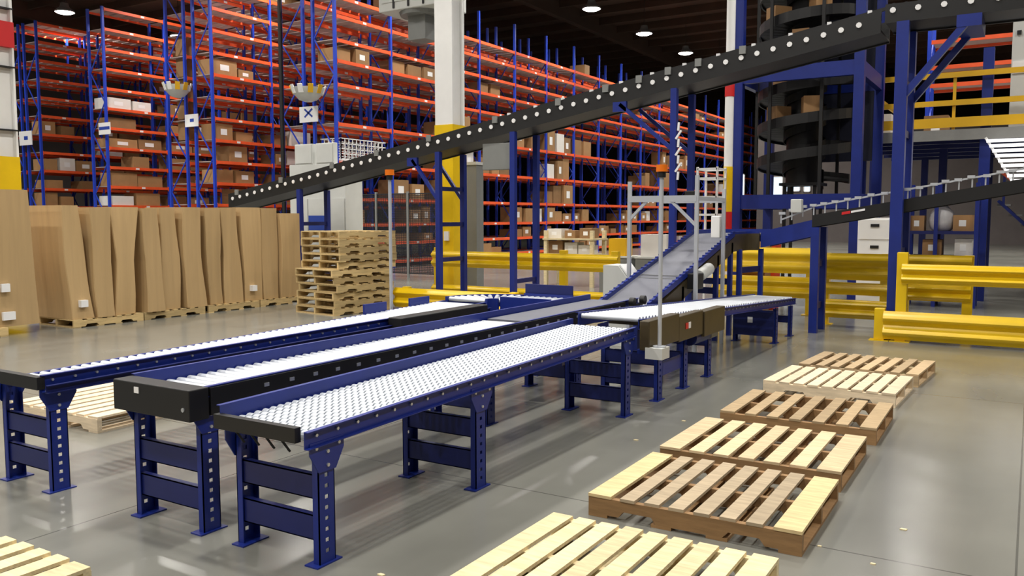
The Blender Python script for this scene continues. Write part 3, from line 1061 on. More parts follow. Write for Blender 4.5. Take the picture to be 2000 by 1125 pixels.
def conveyor_u():
    xa, xb = -15.6, -1.95
    ya, yb = 13.12, 13.94
    zb_ = lambda x: 3.0 + 0.1735 * (x + 9.65)
    r = thing('incline_roller_conveyor', 'long black roller conveyor climbing overhead from lower left to upper right', 'conveyor', (xa, ya, 0))
    def slab(xa, xb, y0, y1, lo, hi, nm, m, par=None):
        return MB().extrude([(y0, lo), (y1, lo), (y1, hi), (y0, hi)], (xa, 0, zb_(xa)), (xb, 0, zb_(xb)), (0, 1, 0), (0, 0, 1)).build(nm, m, par or r)
    for y in (ya, yb):
        slab(xa, xb, y - 0.02, y + 0.02, 0.0, 0.32, 'side_channel', BLACK)
    slab(xa, xb, ya + 0.02, yb - 0.02, 0.02, 0.05, 'bottom_pan', BLACK)
    n = 90
    for i in range(n):
        x = xa + 0.08 + i * (xb - xa - 0.1) / n
        z = zb_(x) + 0.30
        MB().cyl((x, ya + 0.02, z), (x, yb - 0.02, z), 0.03, 10).build('roller', RUBBER, r, smooth=True)
    n = 56
    for i in range(n):
        x = xa + 0.15 + i * (xb - xa - 0.2) / n
        z = zb_(x) + 0.19
        MB().cyl((x, ya - 0.035, z), (x, ya - 0.02, z), 0.04, 8).build('axle_cap', PAPER, r)
    # guide rails on stand-offs
    slab(-9.0, xb, yb + 0.0, yb + 0.03, 0.50, 0.55, 'guide_rail', BLACK)
    for i in range(24):
        x = -8.9 + i * 0.29
        z = zb_(x)
        MB().box(x - 0.014, x + 0.014, yb + 0.02, yb + 0.035, z + 0.25, z + 0.56).build('guide_post', BLACK, r)
        if i % 2:
            MB().cbox(x, yb - 0.02, z + 0.53, 0.06, 0.05, 0.05).build('reflector', PAPER, r)
    for i, x in enumerate((-15.3, -13.9, -12.4, -11.2, -9.9, -8.4, -7.1, -6.2, -5.6, -5.1, -4.6, -3.9)):
        z = zb_(x)
        MB().box(x - 0.05, x + 0.05, ya - 0.05, ya - 0.02, z + 0.24, z + 0.36).build('sensor', GREY_D, r)
    # supports
    for px in (588, 858, 1003, 1313):
        x = x_at(px, ya)
        z = zb_(x)
        w = 0.05
        for y in (ya, yb):
            MB().box(x - w, x + w, y - w, y + w, 0, z).build('support_leg', BLUE, r)
        zz = 0.9
        if px == 1003: zz = 0.55
        while zz < (0.7 if px == 1003 else z - 0.2) and px != 1313:
            MB().box(x - 0.03, x + 0.03, ya + w, yb - w, zz, zz + 0.08).build('cross_bar', BLUE_D, r)
            zz += 0.68
    # knee braces
    for px, dx in ((858, -0.62), (1313, -0.95)):
        x = x_at(px, ya)
        z = zb_(x + dx)
        for y in (ya, yb):
            MB().bar((x, y, z - 0.82), (x + dx, y, z - 0.02), 0.06, 0.06, (0, 1, 0)).build('knee_brace', BLUE, r)
        MB().box(x + dx - 0.12, x + dx + 0.12, ya - 0.03, ya + 0.03, z - 0.14, z + 0.02).build('brace_plate', BLUE, r)
    xc = x_at(1322, ya)
    for k in range(7):
        MB().bar((xc + 0.02 * (-1) ** k, ya - 0.07, 2.35 + k * 0.13), (xc - 0.02 * (-1) ** k + 0.05, ya - 0.07, 2.48 + k * 0.13), 0.03, 0.03).build('cable', PAPER, r)
    # control panel hung below, right of the column
    x0, x1 = x_at(942, ya), x_at(995, ya)
    MB().box(x0, x1, ya + 0.02, ya + 0.16, 2.62, 3.10).build('control_panel', GREY_D, r, bevel=0.01)
    return zb_


def conveyor_w():
    xa, xb = -1.90, 6.0
    ya, yb = 13.12, 13.94
    z = 4.46
    r = thing('overhead_roller_conveyor', 'level black overhead conveyor at the top right on a tall blue post', 'conveyor', (xa, ya, 0))
    for y in (ya, yb):
        MB().box(xa, xb, y - 0.02, y + 0.02, z, z + 0.26).build('side_channel', BLACK, r)
    MB().box(xa, xb, ya + 0.02, yb - 0.02, z + 0.02, z + 0.05).build('bottom_pan', BLACK, r)
    for i in range(48):
        x = xa + 0.1 + i * 0.16
        MB().cyl((x, ya + 0.02, z + 0.25), (x, yb - 0.02, z + 0.25), 0.03, 10).build('roller', RUBBER, r, smooth=True)
        if i % 2 == 0:
            MB().cyl((x, ya - 0.035, z + 0.17), (x, ya - 0.02, z + 0.17), 0.04, 8).build('axle_cap', PAPER, r)
    x = -1.66
    for y in (ya, yb):
        MB().box(x - 0.08, x + 0.08, y - 0.07, y + 0.07, 0, z).build('support_leg', BLUE, r)
    for zz in (0.5, 1.2, 2.9, 3.6):
        MB().box(x - 0.04, x + 0.04, ya + 0.07, yb - 0.07, zz, zz + 0.1).build('cross_bar', BLUE_D, r)
    for y in (ya, yb):
        MB().bar((x + 0.05, y, z - 1.0), (x + 0.82, y, z - 0.05), 0.09, 0.09, (0, 1, 0)).build('knee_brace', BLUE, r)
    MB().box(x + 0.66, x + 0.96, ya - 0.05, yb + 0.05, z - 0.16, z).build('brace_plate', BLUE, r)


def gantry():
    y = 10.4
    x0, x1 = -4.56, -3.64
    r = thing('sensor_gantry', 'aluminium gantry standing over the grey incline belt', 'gantry', ((x0 + x1) / 2, y, 0))
    for x, z1 in ((x0, 2.22), (x1, 2.28)):
        MB().cbox(x, y, z1 / 2, 0.045, 0.045, z1).build('post', ALU, r)
        MB().cbox(x, y, 0.006, 0.14, 0.14, 0.012).build('foot_plate', ALU, r)
    MB().box(x0, x1, y - 0.03, y + 0.03, 1.95, 2.03).build('cross_beam', ALU, r)
    MB().bar((x0, y, 1.72), (x0 + 0.24, y, 1.96), 0.035, 0.035, (0, 1, 0)).build('brace', ALU, r)
    MB().bar((x1, y, 1.64), (x1 - 0.34, y, 1.96), 0.035, 0.035, (0, 1, 0)).build('brace', ALU, r)
    # second bay behind
    y2 = 11.5
    for x in (x0, x1):
        MB().cbox(x, y2, 1.07, 0.045, 0.045, 2.14).build('post', ALU, r)
        MB().bar((x, y, 1.99), (x, y2, 1.99), 0.04, 0.05).build('side_beam', ALU, r)
    MB().box(x0, x1, y2 - 0.02, y2 + 0.02, 1.95, 2.02).build('cross_beam', ALU, r)
    MB().cbox(-4.1, y2, 2.07, 0.18, 0.10, 0.10).build('scanner', BLACK, r, bevel=0.01)
    MB().cbox(-3.74, y2, 1.62, 0.12, 0.12, 0.3).build('scanner', WHITE, r, bevel=0.01)


def white_frame():
    y = 16.0
    x0, x1 = x_at(1360, y), x_at(1398, y)
    r = thing('ladder_frame', 'white steel ladder frame left of the banded post behind the gantry', 'frame', ((x0 + x1) / 2, y, 0))
    for x in (x0, x1):
        for yy in (y, y + 0.5):
            MB().cbox(x, yy, 1.36, 0.04, 0.04, 2.72).build('post', WHITE, r)
    for z in (0.6, 1.2, 1.8, 2.14, 2.5, 2.68):
        for yy in (y, y + 0.5):
            MB().box(x0, x1, yy - 0.02, yy + 0.02, z - 0.02, z + 0.02).build('rung', WHITE, r)
        for x in (x0, x1):
            MB().box(x - 0.02, x + 0.02, y, y + 0.5, z - 0.02, z + 0.02).build('side_rung', WHITE, r)


def beacons():
    for x, y, z0, z1, lab in ((-5.98, 7.2, 0.0, 2.16, 'thin white signal pole with orange beacon in front of the pallet stack'),
                              (-2.79, 7.05, 0.60, 2.1, 'thin white signal pole with orange beacon beside the olive motor cover')):
        r = thing('signal_pole', lab, 'signal light', (x, y, 0))
        MB().cyl((x, y, z0 + 0.01), (x, y, z1), 0.018, 10).build('pole', ALU, r, smooth=True)
        MB().cyl((x, y, z0), (x, y, z0 + 0.012), 0.06, 12).build('foot', ALU, r)
        MB().cyl((x, y, z1), (x, y, z1 + 0.05), 0.035, 12).build('beacon_base', BLACK, r, smooth=True)
        MB().cyl((x, y, z1 + 0.05), (x, y, z1 + 0.11), 0.05, 14).build('beacon', AMBER, r, smooth=True)
        if x > -4:
            MB().box(x - 0.10, x + 0.06, y - 0.09, y + 0.09, 0.50, 0.60).build('mounting_box', GREY, r)
            MB().box(x - 0.20, x - 0.10, y - 0.03, y + 0.03, 0.53, 0.57).build('bracket', BLUE, r)


# ------------------------------------------------------------------ guard rails
def wrail(a, b, z0, z1, humps=2, depth=0.07, face=-1):
    """corrugated rail between points a,b (xy), bulging to -Y (face)"""
    n = humps * 8
    prof = []
    for i in range(n + 1):
        t = i / n
        q = depth * (0.5 - 0.5 * math.cos(2 * PI * humps * t))
        prof.append((q, z0 + (z1 - z0) * t))
    prof += [(p - 0.012, q) for p, q in prof[::-1]]
    d = (Vector((b[0], b[1], 0)) - Vector((a[0], a[1], 0))).normalized()
    u = Vector((d.y, -d.x, 0)) * (1 if face < 0 else -1)
    return MB().extrude(prof, (a[0], a[1], 0), (b[0], b[1], 0), u, (0, 0, 1))


def guard(label, x0, x1, y, rails, posts, ph, group='yellow guard rails'):
    r = thing('guard_rail', label, 'barrier', ((x0 + x1) / 2, y, 0))
    for z0, z1, h in rails:
        wrail((x0, y), (x1, y), z0, z1, h).build('rail', YELLOW, r, smooth=True)
    for p in posts:
        x, hh = (p, ph) if not isinstance(p, tuple) else p
        m = MB().box(x - 0.07, x + 0.07, y + 0.005, y + 0.125, 0.012, hh)
        po = m.build('post', YELLOW, r, bevel=0.008)
        MB().box(x - 0.13, x + 0.13, y - 0.04, y + 0.14, 0, 0.012).build('base_plate', YELLOW, po)
    return r


def guards():
    yf, yb = 12.92, 14.45
    guard('low yellow guard rail right of the pallet stack in front of the yellow column', x_at(770, 12.6), x_at(1012, 12.6), 12.6, [(0.05, 0.42, 2)], [x_at(790, 12.6), x_at(1000, 12.6)], 0.44)
    guard('yellow double guard rail with posts behind the blue support post, left of the incline', x_at(845, yb), x_at(1208, yb), yb, [(0.72, 1.05, 2), (0.04, 0.34, 2)], [x_at(852, yb), x_at(1098, yb), x_at(1200, yb)], 1.12)
    guard('tall yellow guard rail behind the end of the sloping roller conveyor', x_at(1392, 15.6), x_at(1588, 15.6), 15.6, [(0.74, 1.20, 2), (0.3, 0.68, 2)], [x_at(1400, 15.6), x_at(1583, 15.6)], 1.2)
    guard('yellow triple guard rail between the two blue posts on the right', x_at(1608, yb), x_at(1738, yb), yb, [(0.74, 1.17, 2), (0.50, 0.70, 1), (0.12, 0.42, 2)], [x_at(1612, yb), x_at(1730, yb)], 1.17)
    guard('yellow guard rail right of the tall blue post, ending at a short post', x_at(1758, yb), x_at(1900, yb), yb, [(0.80, 1.17, 2), (0.46, 0.72, 2)], [x_at(1768, yb), x_at(1893, yb)], 1.17)
    r = guard('yellow guard rail running out of the picture at the right, low rail and high rail', x_at(1730, yf), 3.2, yf, [(0.03, 0.43, 2)], [(x_at(1722, yf), 0.46), (x_at(1763, yf), 1.26), 1.6], 1.26)
    wrail((x_at(1763, yf), yf), (3.2, yf), 0.82, 1.10, 2).build('rail', YELLOW, r, smooth=True)


# ------------------------------------------------------------------ back left clutter
def back_left():
    # grey electrical cabinet and two boxes on top
    x0, x1, y0, y1 = -15.62, -13.80, 15.0, 15.6
    r = thing('electrical_cabinet', 'tall pale grey electrical cabinet behind the foot of the black incline', 'cabinet', ((x0 + x1) / 2, y0, 0))
    MB().box(x0, x1, y0, y1, 0, 3.03).build('body', GREY, r, bevel=0.01)
    for a, b in ((x0 + 0.03, -15.02), (-14.98, -14.42), (-14.38, x1 - 0.03)):
        d = MB().box(a, b, y0 - 0.025, y0 - 0.002, 0.12, 2.2).build('door', GREY, r)
        MB().box(b - 0.08, b - 0.05, y0 - 0.045, y0 - 0.025, 1.1, 1.3).build('handle', BLACK, d)
    MB().box(-14.98, -14.42, y0 - 0.03, y0 - 0.026, 1.45, 1.8).build('blue_sticker', INK, r)
    for px0, px1, lab in ((580, 614, 'left grey box standing on top of the tall electrical cabinet'), (621, 655, 'right grey box standing on top of the tall electrical cabinet')):
        a, b = x_at(px0, y0), x_at(px1, y0)
        t = thing('junction_box', lab, 'electrical box', ((a + b) / 2, y0, 3.03))
        MB().box(a, b, y0, y0 + 0.14, 3.03, 3.52).build('body', GREY, t, bevel=0.01)
        MB().box(a + 0.03, b - 0.03, y0 - 0.012, y0 - 0.001, 3.06, 3.49).build('lid', GREY, t)
    yy = 20.25
    xp = x_at(557, yy)
    p = thing('conduit_pole', 'black round pole from floor to roof at the left end of the nearest rack', 'pole', (xp, yy, 0))
    MB().cyl((xp, yy, 0.012), (xp, yy, ZC - 0.4), 0.07, 12).build('shaft', BLACK, p, smooth=True)
    MB().box(xp - 0.12, xp + 0.12, yy - 0.12, yy + 0.12, 0, 0.012).build('base_plate', BLACK, p)
    # mesh fence in front of the nearest rack
    y = 19.4
    xa, xb = x_at(678, y), x_at(862, y)
    f = thing('wire_mesh_fence', 'dark wire mesh fence with grey posts in front of the nearest rack', 'fence', ((xa + xb) / 2, y, 0))
    n = 3
    for k in range(n + 1):
        x = xa + (xb - xa) * k / n
        MB().cbox(x, y, 1.25, 0.06, 0.06, 2.5).build('post', GREY_D, f)
    for k in range(n):
        a = xa + (xb - xa) * k / n + 0.04
        b = xa + (xb - xa) * (k + 1) / n - 0.04
        m = MB()
        for z in (0.12, 2.42):
            m.box(a, b, y - 0.015, y + 0.015, z, z + 0.03)
        x = a
        while x < b:
            m.box(x, x + 0.014, y - 0.006, y + 0.006, 0.12, 2.45); x += 0.04
        z = 0.12
        while z < 2.45:
            m.box(a, b, y - 0.006, y + 0.006, z, z + 0.012); z += 0.05
        m.build('mesh_panel', WIRE, f)
    # wrapped load on the nearest rack
    c = thing('wire_container', 'white wire container on the nearest rack right above the dark mesh fence', 'container', (-19.65, 21.8, 3.556))
    m = MB()
    for xx in (-20.1, -19.2):
        for k in range(13):
            yy = 20.7 + k * 0.185
            m.box(xx - 0.012, xx + 0.012, yy - 0.012, yy + 0.012, 3.64, 4.32)
        for k in range(5):
            m.box(xx - 0.012, xx + 0.012, 20.7, 22.92, 3.64 + k * 0.165, 3.67 + k * 0.165)
    for yy in (20.7, 22.92):
        for k in range(6):
            xx = -20.1 + k * 0.18
            m.box(xx - 0.012, xx + 0.012, yy - 0.012, yy + 0.012, 3.64, 4.32)
        for k in range(5):
            m.box(-20.1, -19.2, yy - 0.012, yy + 0.012, 3.64 + k * 0.165, 3.67 + k * 0.165)
    m.build('mesh_side', PAPER, c)
    MB().box(-20.12, -19.18, 20.68, 22.94, 3.60, 3.64).build('floor_panel', PAPER, c)
    for xx in (-20.05, -19.25):
        for yy in (20.75, 22.85):
            MB().cbox(xx, yy, 3.578, 0.08, 0.08, 0.044).build('foot', PAPER, c)
    # grey tall enclosure right of the yellow column
    y = 16.2
    a, b = x_at(906, y), x_at(931, y)
    e = thing('enclosure', 'narrow grey enclosure standing right of the white and yellow column', 'cabinet', ((a + b) / 2, y, 0))
    MB().box(a, b, y, y + 0.3, 0, 2.95).build('body', GREY_D, e, bevel=0.01)
    MB().box(a - 0.02, b + 0.02, y - 0.03, y + 0.32, 2.95, 3.02).build('cap', GREY, e)
    # unit heater hanging from the roof
    y = 17.0
    xc = -13.0
    h = thing('unit_heater', 'grey unit heater hanging from the roof left of the white column', 'heater', (xc, y, 6.1))
    MB().box(xc - 0.9, xc + 0.88, y - 0.6, y + 0.6, 6.75, 8.2).build('body', GREY, h, bevel=0.02)
    for k in range(2):
        a = xc - 0.8 + k * 0.85
        MB().box(a, a + 0.72, y - 0.62, y - 0.601, 6.95, 8.0).build('access_panel', GREY, h)
    for k in range(3):
        MB().box(xc - 0.45 + k * 0.45, xc - 0.40 + k * 0.45, y - 0.625, y - 0.60, 6.8, 7.2).build('handle', BLACK, h)
    MB().lathe([(0.55, 6.66), (0.58, 6.75)], (xc, y, 0), 18).build('collar', GREY_D, h)
    MB().box(xc - 0.26, xc + 0.26, y - 0.26, y + 0.26, 6.08, 6.66).build('outlet_duct', GREY_D, h)
    for sx in (-0.8, 0.8):
        for sy in (-0.5, 0.5):
            MB().cyl((xc + sx, y + sy, 8.2), (xc + sx, y + sy, ZC + 0.5), 0.02, 6).build('hanger_rod', STEEL, h)
    # packing bench with cartons behind the guard rail
    y = 19.0
    a, b = x_at(1062, y), x_at(1158, y)
    t = thing('packing_bench', 'wooden packing bench with an upper shelf behind the yellow guard rail', 'bench', ((a + b) / 2, y, 0))
    for x in (a, b - 0.09):
        for yy in (y, y + 0.7):
            MB().box(x, x + 0.09, yy, yy + 0.09, 0, 1.42).build('leg', W_PALE, t)
    MB().box(a - 0.02, b + 0.02, y - 0.03, y + 0.82, 0.78, 0.83).build('worktop', W_PALE, t)
    MB().box(a - 0.02, b + 0.02, y - 0.03, y + 0.82, 1.18, 1.22).build('shelf', W_PALE, t)
    cs = [(0.18, 0.42, 0.32, CARTON, 0.83, 'brown carton on the left of the packing bench worktop'), (0.50, 0.36, 0.28, WCARTON, 0.83, 'white carton in the middle of the packing bench worktop'),
          (0.78, 0.36, 0.22, WCARTON, 0.83, 'white carton on the right of the packing bench worktop'), (0.16, 0.4, 0.24, WCARTON, 1.22, 'white carton on the left of the packing bench shelf'),
          (0.48, 0.3, 0.2, CARTON, 1.22, 'brown carton in the middle of the packing bench shelf'), (0.80, 0.34, 0.26, CARTON, 1.22, 'brown carton on the right of the packing bench shelf')]
    for u, w, hgt, m, z, lab in cs:
        carton(a + (b - a) * u, y + 0.36, z, w, 0.4, hgt, lab, None, m, True, 'y')
    # cabinet-like machine left of the incline
    mx, my = -4.80, 10.75
    q = thing('control_console', 'pale grey console with sloping top left of the incline belt', 'console', (mx, my, 0))
    MB().extrude([(-0.2, 0), (0.18, 0), (0.18, 0.90), (0.02, 1.10), (-0.2, 1.10)], (mx, my - 0.22, 0), (mx, my + 0.22, 0), (1, 0, 0), (0, 0, 1)).build('body', GREY, q)
    MB().extrude([(0.186, 0.905), (0.026, 1.105), (0.04, 1.115), (0.20, 0.915)], (mx, my - 0.19, 0), (mx, my + 0.19, 0), (1, 0, 0), (0, 0, 1)).build('keypad_panel', WHITE, q)
    MB().cbox(mx + 0.20, my - 0.05, 0.78, 0.04, 0.2, 0.16).build('black_panel', BLACK, q)
    # yellow and white boxes on the far bench right
    y = 18.2
    for px, w, hgt, z, m, lab in ((1212, 0.42, 0.40, 0.0, YELLOW_M, 'yellow tote standing on a crate left of the incline'), (1283, 0.62, 0.5, 0.0, WCARTON, 'white carton behind the top of the incline belt')):
        x = x_at(px, y)
        s = thing('crate', 'grey crate under the %s' % ('yellow tote' if m is YELLOW_M else 'white carton behind the incline'), 'crate', (x, y, 0))
        MB().box(x - 0.4, x + 0.4, y - 0.3, y + 0.3, 0, 0.82).build('body', GREY_D, s)
        MB().box(x - 0.42, x + 0.42, y - 0.32, y + 0.32, 0.82, 0.86).build('lid', GREY, s)
        carton(x, y, 0.86, w, 0.4, hgt, lab, None, m, False, 'y')


# ------------------------------------------------------------------ right side: tower, spiral, mezzanine
def spiral_tower():
    y0, y1 = 17.2, 19.6
    x0, x1 = x_at(1437, y0), x_at(1668, y0)
    top = 9.2
    r = thing('lift_tower_frame', 'tall blue steel tower frame around the black spiral conveyor', 'frame', ((x0 + x1) / 2, y0, 0))
    for x in (x0, x1):
        for y in (y0, y1):
            MB().cbox(x, y, top / 2, 0.18, 0.18, top).build('post', BLUE, r)
    for z, h in ((1.92, 0.28), (4.42, 0.28), (8.9, 0.3)):
        for y in (y0, y1):
            MB().box(x0, x1, y - 0.06, y + 0.06, z, z + h).build('beam', BLUE, r)
        for x in (x0, x1):
            MB().box(x - 0.06, x + 0.06, y0, y1, z, z + h).build('beam', BLUE, r)
    MB().box(x0 + 0.55, x1 - 0.1, y1 - 0.05, y1 - 0.02, 2.95, 8.9).build('back_panel', mat('navy_panel', srgb(16, 20, 44), 0.6), r)
    # spiral conveyor
    cx, cy = (x_at(1480, 18.4) + x_at(1655, 18.4)) / 2, 18.4
    ro, ri = 0.92, 0.42
    s = thing('spiral_conveyor', 'black spiral conveyor winding up inside the blue tower frame', 'conveyor', (cx, cy, 0))
    MB().cyl((cx, cy, 2.46), (cx, cy, 9.4), 0.36, 18).build('centre_column', BLACK, s, smooth=True)
    pitch, zs, turns = 0.68, 2.55, 9.4
    nseg = int(turns * 28)
    for nm, a, b, lo, hi, m in (('track', ri, ro, -0.05, 0.0, BLACK), ('outer_guard', ro, ro + 0.03, -0.10, 0.10, BLACK), ('inner_guard', ri - 0.02, ri, -0.22, 0.18, BLACK)):
        fr = []
        for i in range(nseg + 1):
            q = 2 * PI * i / 28 + 0.5
            z = zs + pitch * i / 28
            fr.append(((cx, cy, z), (math.cos(q), math.sin(q), 0), (0, 0, 1)))
        MB().sweep([(a, lo), (b, lo), (b, hi), (a, hi)], fr).build(nm, m, s)
    for k in range(12):
        q = 2 * PI * k / 12
        MB().cbox(cx + 1.0 * math.cos(q), cy + 1.0 * math.sin(q), 5.6, 0.06, 0.06, 6.8).build('guard_post', BLACK, s) if k % 2 == 0 else None
    for dx in (-0.3, 0.3):
        for dy in (-0.3, 0.3):
            MB().cbox(cx + dx, cy + dy, 1.2, 0.06, 0.06, 2.4).build('base_leg', BLACK, s)
    MB().box(cx - 0.4, cx + 0.4, cy - 0.4, cy + 0.4, 2.4, 2.46).build('base_plate', BLACK, s)
    # cartons riding the spiral, front side turns
    lst = [(-2.2, 2), (-1.2, 2), (-2.0, 3), (-1.5, 4), (-2.3, 5), (-1.0, 5), (-2.1, 6), (-1.3, 7)]
    for i, (q, t) in enumerate(lst):
        a = (q - 0.5) % (2 * PI)
        z = zs + pitch * (t - 1 + a / (2 * PI)) + 0.075
        sx, sz = random.uniform(0.30, 0.40), random.uniform(0.26, 0.36)
        o = MB().cbox(0, 0, sz / 2, sx, 0.32, sz).build('carton', CARTON)
        o.location = (cx + 0.68 * math.cos(q), cy + 0.68 * math.sin(q), z)
        o.rotation_euler = (0, 0, q)
        tag(o, 'brown carton riding the black spiral conveyor', 'box', 'cartons on the spiral conveyor')


def mezzanine():
    y0, y1, x0, x1, z = 20.0, 26.0, -3.05, 9.0, 3.56
    x0 = x_at(1680, y0)
    r = thing('mezzanine', 'grey mezzanine platform with yellow handrails on blue posts at the upper right', 'mezzanine', (x0, y0, 0))
    MB().box(x0 - 0.25, x1, y0, y1, z - 0.06, z).build('deck', GALV, r)
    MB().box(x0 - 0.25, x1, y0 - 0.06, y0, z - 0.22, z).build('edge_beam', GALV, r)
    for k in range(5):
        y = y0 + 0.3 + k * 1.35
        MB().box(x0 - 0.2, x1, y, y + 0.1, z - 0.26, z - 0.06).build('joist', BLUE_D, r)
    # handrail: toe board, mid rail, top rail on the front and the left side
    for zz, h, nm in ((z + 0.05, 0.20, 'toe_board'), (z + 0.50, 0.11, 'mid_rail'), (z + 1.07, 0.11, 'top_rail')):
        MB().box(x0 - 0.2, x1, y0 - 0.03, y0 + 0.02, zz, zz + h).build(nm, YELLOW_M, r)
        MB().box(x0 - 0.22, x0 - 0.17, y0, y1, zz, zz + h).build(nm, YELLOW_M, r)
    x = x0 - 0.17
    while x < x1:
        MB().box(x - 0.03, x + 0.03, y0 + 0.02, y0 + 0.07, z, z + 1.17).build('rail_post', YELLOW_M, r)
        x += 1.9
    for px in (1676, 1915):
        xx = x_at(px, y0 + 0.2)
        MB().cbox(xx, y0 + 0.2, 2.6 if px > 1700 else 3.2, 0.2, 0.2, 5.2 if px > 1700 else 6.4).build('post', BLUE, r)
    for px, yy in ((1700, 25.5), (1800, 25.5), (1925, 25.5), (1835, 21.9)):
        xx = x_at(px, yy)
        MB().cbox(xx, yy, (z - 0.26) / 2, 0.16, 0.16, z - 0.26).build('post', BLUE_D, r)
    # white slatted panel under the platform at the right
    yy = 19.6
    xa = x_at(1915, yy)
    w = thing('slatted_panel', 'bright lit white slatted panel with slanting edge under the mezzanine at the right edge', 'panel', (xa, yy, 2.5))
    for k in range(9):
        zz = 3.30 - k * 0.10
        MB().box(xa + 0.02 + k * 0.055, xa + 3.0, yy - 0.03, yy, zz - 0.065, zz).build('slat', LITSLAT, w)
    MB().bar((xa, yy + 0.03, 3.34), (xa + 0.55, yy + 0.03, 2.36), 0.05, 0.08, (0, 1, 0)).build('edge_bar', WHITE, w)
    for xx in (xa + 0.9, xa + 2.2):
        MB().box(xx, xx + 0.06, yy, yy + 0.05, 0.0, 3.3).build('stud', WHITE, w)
    # grey wall unit up right
    yy = 21.0
    xa = x_at(1958, yy)
    g = thing('wall_unit', 'pale grey panel unit standing on the mezzanine at the top right corner', 'panel', (xa, yy, z))
    MB().box(xa, xa + 2.5, yy, yy + 0.4, z, 6.3).build('body', GREY, g)
    MB().box(xa + 0.02, xa + 2.5, yy - 0.03, yy - 0.001, z + 1.2, z + 1.45).build('trim_band', WHITE, g)
    MB().cbox(xa + 0.12, yy - 0.02, 5.6, 0.08, 0.04, 0.08).build('knob', BLACK, g)
    # stock on the mezzanine: racking and goods behind the handrail
    rk = rack2('orange and blue rack standing on the mezzanine behind the handrails', x_at(1800, 24.5), 24.5, 2.6, 1, [4.2, 5.1, 5.55, 6.2], z, 7.2)
    for i, (px, zz, w_, h_, m, lab) in enumerate(((1712, z, 0.5, 0.6, WCARTON, 'white carton behind the mezzanine rail, left'), (1820, z, 0.5, 0.5, CARTON, 'brown carton behind the mezzanine rail, middle'), (1985, z, 0.5, 0.7, GREY_D, 'grey box behind the mezzanine rail, right'))):
        carton(x_at(px, 22.0), 22.0, zz, w_, 0.5, h_, lab, None, m, True, 'y')


def rack2(label, x0, y, bay, n, levels, z0, top):
    """rack with its long axis along X, front face at y, depth to +Y"""
    r = thing('pallet_rack', label, 'rack', (x0, y, z0))
    d = 1.0
    for k in range(n + 1):
        x = x0 + k * bay
        for yy in (y, y + d):
            MB().cbox(x, yy, (z0 + top) / 2, 0.09, 0.09, top - z0).build('upright', RBLUE, r)
        b = MB()
        z = z0 + 0.2
        while z + 0.9 < top:
            b.bar((x, y, z), (x, y + d, z + 0.9), 0.035, 0.035)
            z += 0.9
        b.build('frame_brace', RBLUE, r)
    for z in levels:
        for k in range(n):
            for yy in (y - 0.02, y + d + 0.02):
                MB().box(x0 + k * bay + 0.045, x0 + (k + 1) * bay - 0.045, yy - 0.025, yy + 0.025, z - 0.05, z + 0.05).build('beam', ORANGE, r)
            MB().box(x0 + k * bay + 0.05, x0 + (k + 1) * bay - 0.05, y, y + d, z + 0.02, z + 0.045).build('shelf_deck', DECK, r)
    return r


